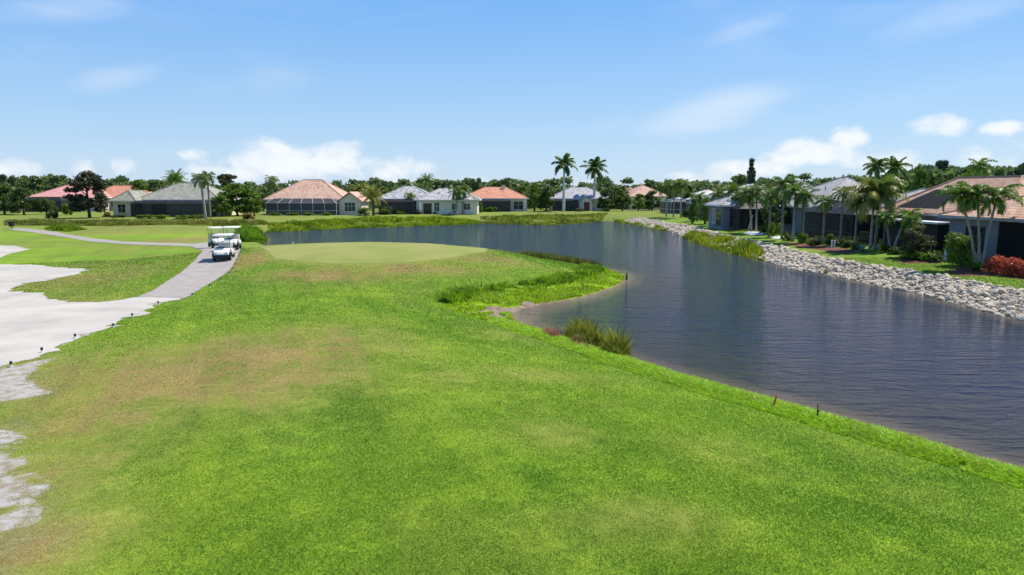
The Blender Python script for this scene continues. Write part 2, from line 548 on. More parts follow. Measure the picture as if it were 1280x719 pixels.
M['dirt'] = plain('shore_dirt', (.22, .165, .115), .95, .45, 3.0, .6, 12, spec=.1)
M['stucco_white'] = plain('stucco_white', (.80, .69, .54), .85, .06, 3, .15, 60)
M['stucco_cream'] = plain('stucco_cream', (.68, .56, .42), .85, .08, 3, .15, 60)
M['stucco_grey'] = plain('stucco_grey', (.20, .21, .235), .85, .06, 3, .15, 60)
M['stucco_pink'] = plain('stucco_pink', (.78, .64, .48), .85, .06, 3, .15, 60)
M['trim'] = plain('white_trim', (.75, .74, .72), .6, .05, 4)
M['trim_dark'] = plain('bronze_trim', (.035, .032, .030), .5, .2, 5)
M['fascia_grey'] = plain('fascia_grey', (.36, .35, .36), .6, .1, 4)
M['pane'] = glass_mat('window_glass', (.015, .018, .022))
M['screen'] = screen_mat('pool_screen', (.026, .024, .026), .74)
M['screen_grey'] = screen_mat('pool_screen_grey', (.075, .070, .072), .82)
M['interior'] = plain('lanai_wall', (.16, .14, .13), .9, .2, 3)
M['red_door'] = plain('red_door', (.20, .035, .025), .5, .2, 4)
M['solar'] = plain('pool_solar_mat', (.016, .015, .017), .8, .2, 3, spec=.12)
M['r_grey'] = roof_mat('roof_grey_green', (.20, .195, .150), (.36, .35, .275))
M['r_peach'] = roof_mat('roof_peach', (.40, .215, .135), (.66, .43, .31))
M['r_mott'] = roof_mat('roof_mottled', (.08, .08, .082), (.50, .485, .46), .17, 7, 1.5)
M['r_orange'] = roof_mat('roof_orange', (.42, .16, .085), (.66, .31, .19))
M['r_lilac'] = roof_mat('roof_lilac_grey', (.27, .26, .27), (.47, .45, .46))
M['r_pink'] = roof_mat('roof_pink', (.50, .20, .17), (.70, .36, .32))
M['r_tan'] = roof_mat('roof_tan', (.36, .20, .125), (.62, .385, .265), .17, 6, .7)
M['r_white'] = roof_mat('roof_white', (.46, .41, .37), (.64, .58, .53))
M['r_light'] = roof_mat('roof_light_grey', (.27, .25, .23), (.42, .395, .365))
M['cart_white'] = plain('cart_body_white', (.80, .765, .67), .3, .04, 3, spec=.5)
M['cart_black'] = plain('black_plastic', (.015, .015, .016), .5, .2, 6)
M['tyre'] = plain('tyre_rubber', (.018, .018, .018), .9, .2, 9)
M['seat'] = plain('seat_vinyl', (.62, .58, .50), .5, .08, 5)
M['rim'] = plain('rim_metal', (.45, .45, .46), .35, .1, 5, metallic=.6)
M['lamp'] = glass_mat('headlight_lens', (.75, .75, .72), .1)
M['stake_red'] = plain('stake_red_paint', (.55, .045, .02), .6, .15, 9)
M['wood'] = plain('weathered_wood', (.10, .075, .05), .9, .35, 9, .6, 30)
M['white_paint'] = plain('white_paint', (.80, .80, .78), .5, .05, 6)
M['metal_grey'] = plain('grey_metal', (.50, .50, .50), .5, .1, 6, metallic=.3)
M['screen_clear'] = screen_mat('windshield', (.65, .70, .76), .16)
M['gravel_white'] = plain('white_pebbles', (.74, .72, .68), .9, .2, 9, .8, 30)


def green_mat():
    m, nt, out = new_mat('putting_green_turf')
    p = N(nt, 'ShaderNodeBsdfPrincipled', Roughness=.85)
    p.inputs['Specular IOR Level'].default_value = .12
    g = N(nt, 'ShaderNodeNewGeometry')
    nz = N(nt, 'ShaderNodeTexNoise', Scale=.22, Detail=8.0, Roughness=.62)
    nt.links.new(g.outputs['Position'], nz.inputs['Vector'])
    r = ramp(nt, [(.30, (.170, .215, .038)), (.5, (.232, .245, .062)), (.72, (.285, .262, .090))])
    nt.links.new(nz.outputs['Fac'], r.inputs['Fac'])
    nt.links.new(r.outputs[0], p.inputs['Base Color'])
    nt.links.new(p.outputs[0], out.inputs['Surface'])
    return m


M['green'] = green_mat()


def water_mat():
    m, nt, out = new_mat('lake_water')
    p = N(nt, 'ShaderNodeBsdfPrincipled', Roughness=.06, IOR=1.33)
    p.inputs['Specular IOR Level'].default_value = .42
    at = N(nt, 'ShaderNodeAttribute', attribute_name='depth')
    r = ramp(nt, [(0.0, (.24, .185, .11)), (.07, (.13, .105, .07)), (.22, (.036, .039, .044)), (1.0, (.018, .029, .060))])
    g = N(nt, 'ShaderNodeNewGeometry')
    nz0 = N(nt, 'ShaderNodeTexNoise', Scale=.35, Detail=5.0)
    nt.links.new(g.outputs['Position'], nz0.inputs['Vector'])
    ma = N(nt, 'ShaderNodeMath', operation='MULTIPLY_ADD')
    nt.links.new(nz0.outputs['Fac'], ma.inputs[0])
    ma.inputs[1].default_value = .16
    nt.links.new(at.outputs['Fac'], ma.inputs[2])
    sb = N(nt, 'ShaderNodeMath', operation='SUBTRACT')
    nt.links.new(ma.outputs[0], sb.inputs[0])
    sb.inputs[1].default_value = .08
    nt.links.new(sb.outputs[0], r.inputs['Fac'])
    nt.links.new(r.outputs[0], p.inputs['Base Color'])
    mp = N(nt, 'ShaderNodeMapping')
    mp.inputs['Scale'].default_value = (.50, 1.55, 1)
    mp.inputs['Rotation'].default_value = (0, 0, .12)
    nt.links.new(g.outputs['Position'], mp.inputs['Vector'])
    h = None
    for sc, amp, det in ((.9, 1.3, 2.0), (2.6, .80, 3.0), (7.0, .32, 4.0)):
        nz = N(nt, 'ShaderNodeTexNoise', Scale=sc, Detail=det, Roughness=.55)
        nz.inputs['Distortion'].default_value = .6
        nt.links.new(mp.outputs[0], nz.inputs['Vector'])
        mu = N(nt, 'ShaderNodeMath', operation='MULTIPLY')
        nt.links.new(nz.outputs['Fac'], mu.inputs[0])
        mu.inputs[1].default_value = amp
        if h is None:
            h = mu
        else:
            ad = N(nt, 'ShaderNodeMath', operation='ADD')
            nt.links.new(h.outputs[0], ad.inputs[0])
            nt.links.new(mu.outputs[0], ad.inputs[1])
            h = ad
    b = N(nt, 'ShaderNodeBump', Strength=1.0, Distance=.32)
    nt.links.new(h.outputs[0], b.inputs['Height'])
    nt.links.new(b.outputs['Normal'], p.inputs['Normal'])
    nt.links.new(p.outputs[0], out.inputs['Surface'])
    return m


M['water'] = water_mat()


# ------------------------------------------------------------------ object helpers
def tag(o, label=None, cat=None, group=None, kind=None):
    if label: o['label'] = label
    if cat: o['category'] = cat
    if group: o['group'] = group
    if kind: o['kind'] = kind
    return o


def empty(name, loc, rz=0.0, label=None, cat=None, group=None):
    o = bpy.data.objects.new(name, None)
    COL.objects.link(o)
    o.location = loc
    o.rotation_euler = (0, 0, rz)
    o.empty_display_size = .3
    return tag(o, label, cat, group)


def np_mesh(name, verts, faces, mat, parent=None, smooth=False, col=None, var=None, fattr=None):
    """verts (n,3) array; faces: list of index arrays, each (m,k)"""
    me = bpy.data.meshes.new(name)
    v = np.asarray(verts, np.float32)
    fs = faces if isinstance(faces, list) else [faces]
    fs = [np.asarray(f, np.int32) for f in fs if len(f)]
    me.vertices.add(len(v))
    me.vertices.foreach_set('co', v.ravel())
    tot = np.concatenate([np.full(len(f), f.shape[1], np.int32) for f in fs])
    idx = np.concatenate([f.ravel() for f in fs])
    me.loops.add(len(idx))
    me.loops.foreach_set('vertex_index', idx)
    me.polygons.add(len(tot))
    st = np.concatenate([[0], np.cumsum(tot)[:-1]]).astype(np.int32)
    me.polygons.foreach_set('loop_start', st)
    me.polygons.foreach_set('loop_total', tot)
    if smooth:
        me.polygons.foreach_set('use_smooth', np.ones(len(tot), bool))
    if col is not None:
        a = me.attributes.new('Col', 'FLOAT_COLOR', 'POINT')
        c4 = np.ones((len(v), 4), np.float32)
        c4[:, :3] = col
        a.data.foreach_set('color', c4.ravel())
    for nm, arr in (('var', var), ('depth', fattr)):
        if arr is not None:
            a = me.attributes.new(nm, 'FLOAT', 'POINT')
            a.data.foreach_set('value', np.asarray(arr, np.float32))
    me.materials.append(mat)
    me.update(calc_edges=True)
    o = bpy.data.objects.new(name, me)
    COL.objects.link(o)
    if parent: o.parent = parent
    return o


class MB:
    def __init__(self):
        self.v, self.f = [], []

    def add(self, vs, fs):
        n = len(self.v)
        self.v += [tuple(p) for p in vs]
        self.f += [tuple(i + n for i in f) for f in fs]
        return self

    def box(self, x0, x1, y0, y1, z0, z1):
        return self.add([(x0, y0, z0), (x1, y0, z0), (x1, y1, z0), (x0, y1, z0), (x0, y0, z1), (x1, y0, z1), (x1, y1, z1), (x0, y1, z1)],
                        [(3, 2, 1, 0), (4, 5, 6, 7), (0, 1, 5, 4), (1, 2, 6, 5), (2, 3, 7, 6), (3, 0, 4, 7)])

    def bar(self, p, q, r=.04, r2=None):
        return self.tube([p, q], [r, r if r2 is None else r2], 4)

    def tube(self, pts, rad, n=8, cap=True):
        pts = [Vector(p) for p in pts]
        vs, fs = [], []
        for i, p in enumerate(pts):
            d = (pts[min(i + 1, len(pts) - 1)] - pts[max(i - 1, 0)]).normalized()
            a = Vector((1, 0, 0)) if abs(d.x) < .8 else Vector((0, 1, 0))
            s = d.cross(a).normalized()
            t = d.cross(s)
            for k in range(n):
                w = 2 * PI * (k + .5) / n
                vs.append(p + (s * math.cos(w) + t * math.sin(w)) * rad[i])
        for i in range(len(pts) - 1):
            for k in range(n):
                fs.append((i * n + k, i * n + (k + 1) % n, (i + 1) * n + (k + 1) % n, (i + 1) * n + k))
        if cap:
            fs.append(tuple(range(n - 1, -1, -1)))
            m = (len(pts) - 1) * n
            fs.append(tuple(m + k for k in range(n)))
        return self.add(vs, fs)

    def hip(self, x0, x1, y0, y1, z, rise, th=.18, ridge_in=None):
        """hip roof over a rectangle (already with its overhang); eave bottom at z"""
        w, d = x1 - x0, y1 - y0
        i = ridge_in if ridge_in is not None else min(w, d) / 2
        e = z + th
        if w >= d:
            r = [(x0 + i, (y0 + y1) / 2, e + rise), (x1 - i, (y0 + y1) / 2, e + rise)]
        else:
            r = [((x0 + x1) / 2, y0 + i, e + rise), ((x0 + x1) / 2, y1 - i, e + rise)]
        vs = [(x0, y0, z), (x1, y0, z), (x1, y1, z), (x0, y1, z), (x0, y0, e), (x1, y0, e), (x1, y1, e), (x0, y1, e)] + r
        fs = [(3, 2, 1, 0), (0, 1, 5, 4), (1, 2, 6, 5), (2, 3, 7, 6), (3, 0, 4, 7)]
        if w >= d:
            fs += [(4, 5, 9, 8), (6, 7, 8, 9), (7, 4, 8), (5, 6, 9)]
        else:
            fs += [(4, 5, 8), (5, 6, 9, 8), (6, 7, 9), (7, 4, 8, 9)]
        return self.add(vs, fs)

    def gable(self, x0, x1, y0, y1, z, rise, th=.16):
        """gable roof, ridge along y, open gable at y0"""
        xm = (x0 + x1) / 2
        vs, fs = [], []
        for y in (y0, y1):
            vs += [(x0, y, z), (x1, y, z), (xm, y, z + rise), (x0, y, z + th), (x1, y, z + th), (xm, y, z + rise + th)]
        fs = [(0, 2, 5, 3), (2, 1, 4, 5), (6, 9, 11, 8), (8, 11, 10, 7), (3, 5, 11, 9), (5, 4, 10, 11), (0, 6, 8, 2), (2, 8, 7, 1), (0, 3, 9, 6), (1, 7, 10, 4)]
        return self.add(vs, fs)

    def build(self, name, mat, parent=None, bevel=0.0, smooth=False, label=None):
        me = bpy.data.meshes.new(name)
        me.from_pydata(self.v, [], self.f)
        if bevel:
            bm = bmesh.new()
            bm.from_mesh(me)
            bmesh.ops.bevel(bm, geom=bm.edges[:], offset=bevel, segments=2, affect='EDGES', profile=.6)
            bm.to_mesh(me)
            bm.free()
        me.materials.append(mat)
        if smooth:
            for p in me.polygons: p.use_smooth = True
        me.update()
        o = bpy.data.objects.new(name, me)
        COL.objects.link(o)
        if parent: o.parent = parent
        if label: o['label'] = label
        return o


def copy_thing(root, loc, rz, scale=None, label=None):
    r = root.copy()
    COL.objects.link(r)
    r.location = loc
    r.rotation_euler = (0, 0, rz)
    if scale is not None: r.scale = scale
    if label: r['label'] = label
    for ch in list(root.children):
        c = ch.copy()
        COL.objects.link(c)
        c.parent = r
        for g in list(ch.children):
            d = g.copy()
            COL.objects.link(d)
            d.parent = c
    return r


# ------------------------------------------------------------------ ground grid
def axis(segs):
    out = []
    for a, b, st in segs:
        n = max(1, int(round((b - a) / st)))
        out += list(np.linspace(a, b, n, endpoint=False))
    out.append(segs[-1][1])
    return np.array(out)


gx = axis([(-3000, -800, 400), (-800, -250, 60), (-250, -90, 10), (-90, -40, 1.5), (-40, -24, .4), (-24, -5, .17), (-5, 20, .28), (20, 46, .4), (46, 100, 2), (100, 250, 12),
           (250, 800, 60), (800, 3000, 400)])
gy = axis([(-400, -60, 60), (-60, -5, 5), (-5, 6, 1), (6, 26, .17), (26, 76, .28), (76, 112, .6), (112, 180, 1.3), (180, 320, 8), (320, 800, 50), (800, 4000, 400)])
GX, GY = np.meshgrid(gx, gy)
X, Y = GX.ravel(), GY.ravel()
Z = height(X, Y)
NXg, NYg = len(gx), len(gy)
ii = np.arange(NXg * NYg).reshape(NYg, NXg)
quads = np.stack([ii[:-1, :-1].ravel(), ii[:-1, 1:].ravel(), ii[1:, 1:].ravel(), ii[1:, :-1].ravel()], 1)
V = np.stack([X, Y, Z], 1)


def bareness(x, y):
    b4 = -sdf(SAND4, x, y) * .55 + 1.1 * (fbm(x, y, .9, 4, 91) - .5) + .8 * (fbm(x, y, 2.5, 3, 95) - .5)
    b3 = -sdf(SAND3, x, y) * 1.4 + .9 * (fbm(x, y, .9, 4, 91) - .5) + .28
    b1 = -sdf(SAND, x, y) * 1.1 - .25 + .9 * (fbm(x, y, .9, 4, 91) - .5)
    return np.clip(np.maximum(np.maximum(b4, b3), b1) + .47, 0, 1)


ground = np_mesh('ground', V, quads, M['ground'], smooth=True, col=albedo(X, Y), fattr=bareness(X, Y))
tag(ground, kind='structure')

NZ1 = fbm(X, Y, .9, 4, 91) - .5
NZ2 = fbm(X, Y, 3.0, 4, 92) - .5
NZ0 = fbm(X, Y, .35, 3, 96) - .5
f_sand = np.minimum(sdf(SAND, X, Y) + 1.5 * NZ1 + 1.2 * NZ2 + .5 * NZ0, sdf(SAND2, X, Y) + 1.2 * NZ1 + .5 * NZ0)
f_path = sdf(PATH, X, Y) + .12 * NZ1
f_green = sdf(GREEN, X, Y) + .45 * NZ1
f_dirt = sdf(COVE_DIRT, X, Y) + 2.2 * NZ1 + .3
tris = np.concatenate([quads[:, [0, 1, 2]], quads[:, [0, 2, 3]]])


def clip_sheet(name, f, lift, mat, smooth=True):
    """the part of the ground sheet where f < 0, laid just above it"""
    ft = f[tris]
    neg = ft < 0
    cnt = neg.sum(1)
    vs, fs = [], []
    full = tris[cnt == 3]
    used, inv = np.unique(full.ravel(), return_inverse=True)
    vs = [tuple(p) for p in V[used]]
    fs = [tuple(t) for t in inv.reshape(-1, 3)]
    key = {int(k): i for i, k in enumerate(used)}
    cut = {}

    def vid(i):
        if i not in key:
            key[i] = len(vs)
            vs.append(tuple(V[i]))
        return key[i]

    def eid(i, j):
        a, b = (i, j) if i < j else (j, i)
        if (a, b) not in cut:
            t = f[a] / (f[a] - f[b])
            cut[(a, b)] = len(vs)
            vs.append(tuple(V[a] * (1 - t) + V[b] * t))
        return cut[(a, b)]

    for t in tris[(cnt > 0) & (cnt < 3)]:
        poly = []
        for k in range(3):
            i, j = int(t[k]), int(t[(k + 1) % 3])
            if f[i] < 0: poly.append(vid(i))
            if (f[i] < 0) != (f[j] < 0): poly.append(eid(i, j))
        if len(poly) == 3: fs.append(tuple(poly))
        elif len(poly) == 4: fs += [(poly[0], poly[1], poly[2]), (poly[0], poly[2], poly[3])]
    vs = np.array(vs)
    vs[:, 2] += lift
    o = np_mesh(name, vs, np.array(fs), mat, smooth=smooth)
    return tag(o, kind='structure')


clip_sheet('sand', f_sand, .012, M['sand'])
clip_sheet('path', np.maximum(f_path, -(f_sand + .0)), .025, M['path'])
clip_sheet('putting_green', f_green, .012, M['green'])
clip_sheet('shore', np.maximum(f_dirt, -(sdf(WATER, X, Y) + .6)), .012, M['dirt'])

# water: a sheet over the lake basin
wx = axis([(-60, -44, 4), (-44, 30, .5), (30, 70, 2)])
wy = axis([(-24, 8, 2), (8, 80, .5), (80, 142, 1.0)])
WX, WY = np.meshgrid(wx, wy)
wxr, wyr = WX.ravel(), WY.ravel()
ws = sdf(WATER, wxr, wyr)
iw = np.arange(len(wxr)).reshape(len(wy), len(wx))
wq = np.stack([iw[:-1, :-1].ravel(), iw[:-1, 1:].ravel(), iw[1:, 1:].ravel(), iw[1:, :-1].ravel()], 1)
wq = wq[(ws[wq].min(1) < 1.0)]
used, inv = np.unique(wq.ravel(), return_inverse=True)
WV = np.stack([wxr, wyr, np.zeros(len(wxr))], 1)[used]
cdep = sdf([xy(pz(u, v)) for u, v in [(630, 400), (640, 388), (700, 376), (740, 368), (720, 395), (700, 415), (680, 420), (650, 410)]], WV[:, 0], WV[:, 1])
dep = np.clip(-ws[used] / 7.0, 0, 1) * (1 - .55 * sstep(2, -3, cdep))
water = np_mesh('water', WV, inv.reshape(-1, 4), M['water'], smooth=True, fattr=dep)
tag(water, kind='structure')


# ------------------------------------------------------------------ grass
def blades(name, x, y, hgt, wid, lean, col, mat, seg=1, zoff=-.01, label=None, cat=None, kind='stuff', z=None, colvar=.22, tip=None, parent=None):
    n = len(x)
    if n == 0:
        print('EMPTY', name)
        return None
    z = (height(x, y) if z is None else z) + zoff
    a = RNG.uniform(0, 2 * PI, n)
    b = RNG.uniform(0, 2 * PI, n)
    dx, dy = np.cos(a) * wid / 2, np.sin(a) * wid / 2
    lx, ly = np.cos(b) * lean * hgt, np.sin(b) * lean * hgt
    c = col * (1 + colvar * RNG.standard_normal(n))[:, None]
    c = np.clip(c, .003, .9)
    P = np.stack([x, y, z], 1)
    D = np.stack([dx, dy, np.zeros(n)], 1)
    L = np.stack([lx, ly, hgt], 1)
    if seg == 1:
        v = np.stack([P - D, P + D, P + L], 1).reshape(-1, 3)
        f = np.arange(3 * n).reshape(n, 3)
        cc = np.repeat(c, 3, 0)
        fs = [f]
    else:
        mid = np.stack([lx * .32, ly * .32, hgt * .6], 1)
        v = np.stack([P - D, P + D, P + mid + D * .75, P + mid - D * .75, P + L], 1).reshape(-1, 3)
        k = np.arange(n)[:, None] * 5
        fs = [k + np.array([[0, 1, 2, 3]]), k + np.array([[3, 2, 4]])]
        if tip is None:
            cc = np.repeat(c, 5, 0)
        else:
            ct = np.clip(tip * (1 + colvar * RNG.standard_normal(n))[:, None], .003, .9)
            cc = np.stack([c, c, (c + ct) / 2, (c + ct) / 2, ct], 1).reshape(-1, 3)
    o = np_mesh(name, v, fs, mat, col=cc, parent=parent)
    if kind: tag(o, label, cat, kind=kind)
    return o


def fields(x, y):
    n1 = fbm(x, y, .9, 4, 91) - .5
    n2 = fbm(x, y, 3.0, 4, 92) - .5
    n0 = fbm(x, y, .35, 3, 96) - .5
    fs = np.minimum(sdf(SAND, x, y) + 1.5 * n1 + 1.2 * n2 + .5 * n0, sdf(SAND2, x, y) + 1.2 * n1 + .5 * n0)
    return np.minimum(np.minimum(fs, sdf(PATH, x, y) + .12 * n1), np.minimum(sdf(GREEN, x, y) + .45 * n1, sdf(COVE_DIRT, x, y) + 2.2 * n1 + .3))


# mown turf: density falls with the square of distance from where the drone hovers
nb = 900000
d = 6.5 * np.exp(RNG.uniform(0, 1, nb) * math.log(62 / 6.5))
az = RNG.uniform(-.72, .72, nb)
bx, by = d * np.sin(az), d * np.cos(az)
ok = (sdf(WATER, bx, by) > .5) & (fields(bx, by) > -.03) & (bareness(bx, by) + .9 * (fbm(bx, by, .22, 3, 12) - .5) < .50 + .25 * RNG.random(nb))
bx, by, d = bx[ok], by[ok], d[ok]
al = albedo(bx, by)
lush = sstep(-.1, 1.1, sdf(GREEN, bx, by)) * np.clip((al[:, 1] / (al[:, 0] + .01) - .8) / 1.2, .25, 1.2)
blades('grass', bx, by, (.028 + .030 * RNG.random(len(bx))) * lush + d * .0006, .010 + d * .0013, .9, al * 1.30, M['turf'],
       label='short mown fairway grass in front of the lake', cat='grass', colvar=.14)


def strip(poly_px, n, z=0.0):
    pl = gpoly(poly_px) if z is None else [xy(pz(u, v, z)) for u, v in poly_px]
    return fill(pl, n)


def fill(pl, n):
    pl = np.array(pl)
    lo, hi = pl.min(0), pl.max(0)
    xs, ys = [], []
    got = 0
    while got < n:
        x, y = RNG.uniform(lo[0], hi[0], 4 * n), RNG.uniform(lo[1], hi[1], 4 * n)
        k = sdf(pl, x, y) < 0
        xs.append(x[k]); ys.append(y[k])
        got += k.sum()
    return np.concatenate(xs)[:n], np.concatenate(ys)[:n]


def near_line(pts, n, lo, hi, wobble=.4, dens=None):
    """points scattered between offsets lo..hi on the landward side of a shoreline run"""
    pts = np.array(pts)
    seg = pts[1:] - pts[:-1]
    L = np.sqrt((seg ** 2).sum(1))
    w = L if dens is None else L * np.array([dens((p + q) / 2) for p, q in zip(pts[:-1], pts[1:])])
    k = RNG.choice(len(L), n, p=w / w.sum())
    t = RNG.random(n)
    p = pts[k] + seg[k] * t[:, None]
    nrm = np.stack([-seg[k, 1], seg[k, 0]], 1) / L[k][:, None]
    return p, nrm


# bright uncut strip along the near shore
shore_pts = [WATER[i] for i in range(2, 4 + len(near_shore))]
p, nrm = near_line(shore_pts, 170000, 0, 2, dens=lambda m: 1 / (8 + np.hypot(*m)) ** 1.6)
off = RNG.uniform(.08, 1.55, len(p)) + .35 * (fbm(p[:, 0], p[:, 1], 1.1, 3, 8) - .5)
sgn = np.where(sdf(WATER, *(p + nrm * .3).T) > 0, 1, -1)
q = p + nrm * (off * sgn)[:, None]
s_ = sdf(WATER, q[:, 0], q[:, 1])
ok = (s_ > .08) & (fields(q[:, 0], q[:, 1]) > 0) & (s_ < 1.75 + .4 * (fbm(q[:, 0], q[:, 1], .7, 3, 9) - .5))
q = q[ok]
n2 = fbm(q[:, 0], q[:, 1], .8, 3, 21)
ca = np.array((.360, .560, .022)) * (.75 + .6 * n2)[:, None]
ca = mixc(ca, np.array((.30, .42, .02)), sstep(.5, .75, n2) * .7)
dd = np.hypot(q[:, 0], q[:, 1])
blades('rough_grass', q[:, 0], q[:, 1], (.05 + .11 * RNG.random(len(q))) * (.35 + .65 * sstep(1.7, .9, s_[ok])), .016 + dd * .0010, 1.5, ca, M['rough'], 2,
       label='bright uncut grass strip along the near shore of the lake', cat='grass', colvar=.3)

# low weeds on the terrace and the tall growth on its bank
tx, ty = fill(TERRACE, 26000)
ok = (sdf(WATER, tx, ty) > .15) & (fields(tx, ty) > .1)
tx, ty = tx[ok], ty[ok]
n2 = fbm(tx, ty, .9, 3, 21)
blades('terrace_grass', tx, ty, (.04 + .14 * RNG.random(len(tx))) * sstep(.25, .6, fbm(tx, ty, 1.2, 3, 61)), .07, 1.2, np.array((.270, .400, .008)) * (.7 + .6 * n2)[:, None], M['rough'], 2,
       label='yellow green weeds on the low shelf beside the cove', cat='grass', colvar=.3)
bank = [xy(gp(u, v)) for u, v in [(552, 378), (575, 371), (602, 364), (630, 361), (656, 358), (690, 353), (718, 347), (738, 340), (750, 333), (752, 328)]]
p, nrm = near_line(bank, 15000, 0, 1)
q = p + nrm * RNG.normal(0, .45, len(p))[:, None]
n2 = fbm(q[:, 0], q[:, 1], 1.1, 3, 41)
ok = (n2 > .30) & (sdf(WATER, q[:, 0], q[:, 1]) > .2)
q, n2 = q[ok], n2[ok]
ca = mixc(np.tile(np.array((.125, .235, .012)), (len(q), 1)), np.array((.240, .400, .012)), sstep(.42, .6, fbm(q[:, 0], q[:, 1], .6, 3, 44)))
blades('bank_grass', q[:, 0], q[:, 1], (.12 + .45 * RNG.random(len(q))) * sstep(.28, .62, n2) * .8 + .06, .06, .7, ca, M['rough'], 2,
       label='dark tall grass on the bank above the weedy shelf', cat='grass', colvar=.3)
# growth along the back rim of the green's knoll
rim = [(1.0, 63.5), (3.4, 60.5), (5.2, 57.3), (6.8, 54.6)]
p, nrm = near_line(rim, 2600, 0, 1)
q = p + RNG.normal(0, .35, p.shape)
ok = sdf(WATER, q[:, 0], q[:, 1]) > .1
q = q[ok]
blades('rim_grass', q[:, 0], q[:, 1], .25 + .35 * RNG.random(len(q)), .06, .5, np.tile(np.array((.14, .15, .028)), (len(q), 1)), M['rough'], 2,
       label='brown green weeds along the far rim of the point', cat='grass', colvar=.35)

# cordgrass in the shallows of the right shore
right_shore = [xy(pz(u, v)) for u, v in far_bank[11:]]


def reeds(name, poly, n, h, c1, c2, label, w=.06, lean=.45, tipc=None, z0=None, fade=1.0):
    x, y = fill(poly, n)
    e = -sdf(poly, x, y)
    hh = (h * (.55 + .6 * RNG.random(n))) * (.45 + .55 * sstep(0, fade, e))
    n2 = fbm(x, y, 1.5, 3, 51)
    hh = hh * (.25 + 1.6 * sstep(.25, .75, fbm(x, y, 1.6, 3, 57)))
    c = mixc(np.tile(np.array(c1), (n, 1)), np.array(c2), sstep(.35, .65, n2))
    zz = np.maximum(height(x, y), -.02) if z0 is None else np.full(n, z0)
    return blades(name, x, y, hh, w, lean, c, M['rough'], 2, label=label, cat='reeds', z=zz, colvar=.3, tip=None if tipc is None else np.array(tipc))


P0 = lambda lst: [xy(pz(u, v, 0.1)) for u, v in lst]
reeds('cordgrass', P0([(853, 297), (880, 307), (920, 318), (955, 326), (957, 320), (930, 309), (890, 299), (860, 293)]), 9000, .75, (.15, .22, .012), (.30, .35, .02),
      'long strip of yellow green cordgrass standing at the right shore', .07)
reeds('cordgrass', P0([(770, 277), (800, 282), (832, 289), (838, 287.5), (812, 282.3), (780, 277.2), (765, 275.2)]), 3600, .5, (.16, .24, .015), (.30, .36, .02),
      'farther strip of yellow green cordgrass below the pale rocks', .09)
reeds('reeds', P0([(332, 290), (380, 288), (453, 284.5), (500, 283), (560, 281), (600, 280), (600, 277), (540, 278), (450, 279.5), (400, 282), (335, 286)]), 24000, .38,
      (.15, .24, .012), (.32, .40, .016), 'bright yellow green reeds along the far bank', .13)
reeds('reeds', P0([(600, 279), (660, 281), (697, 281), (750, 277), (760, 273), (720, 274), (660, 275.5), (600, 276)]), 12000, .36, (.14, .19, .02), (.29, .33, .035),
      'olive brown reeds along the far bank below the royal palms', .13)
reeds('rushes', [xy(gp(u, v)) for u, v in [(5, 282), (60, 282.5), (140, 283), (240, 282), (335, 281), (335, 277.5), (240, 277), (140, 277.5), (60, 277), (5, 276.5)]], 24000, .36,
      (.15, .18, .022), (.29, .29, .05), 'olive rushes in a band behind the left fairway', .12)
reeds('lily_growth', [xy(gp(u, v)) for u, v in [(292, 302), (330, 305), (334, 300), (326, 291), (312, 286), (300, 288), (292, 294)]], 9000, .75, (.11, .22, .008), (.20, .36, .010),
      'bright green marsh growth between the carts and the lake', .12)
reeds('weeds', [xy(gp(u, v)) for u, v in [(55, 286), (85, 286), (110, 287), (85, 290), (60, 288)]], 1500, .5, (.16, .26, .01), (.26, .36, .015),
      'lime weeds beside the far end of the path', .12)
reeds('reed_clump', P0([(735, 437), (760, 446), (785, 453), (787, 445), (770, 434), (745, 420), (728, 418), (705, 421), (715, 431)]), 4200, 1.0, (.085, .135, .012), (.24, .29, .022),
      'green and straw reed clump standing at the near shore', .036, .42, (.30, .30, .04), fade=.5)
reeds('dead_reeds', P0([(712, 432), (738, 446), (745, 440), (735, 428), (722, 424)]), 1500, .6, (.33, .21, .11), (.45, .30, .17),
      'dry straw coloured reeds in front of the green clump', .026, .4, fade=.4)
reeds('pink_grass', P0([(678, 419), (692, 428), (703, 430), (703, 420), (690, 415)]), 1300, .6, (.34, .16, .09), (.50, .27, .18),
      'pinkish dry grass tuft beside the near shore reeds', .026, .4, fade=.4)

# ------------------------------------------------------------------ riprap along the right shore
def rock_mesh(seed):
    bm = bmesh.new()
    bmesh.ops.create_icosphere(bm, subdivisions=2, radius=1.0)
    r = random.Random(seed)
    cuts = [Vector((r.gauss(0, 1), r.gauss(0, 1), r.gauss(0, 1))).normalized() for _ in range(9)]
    lim = [r.uniform(.55, .85) for _ in cuts]
    for v in bm.verts:
        for c, l in zip(cuts, lim):
            k = v.co.dot(c)
            if k > l: v.co -= c * (k - l)
        v.co.z *= .72
    me = bpy.data.meshes.new('rock')
    bm.to_mesh(me)
    bm.free()
    me.materials.append(M['rock'])
    return me


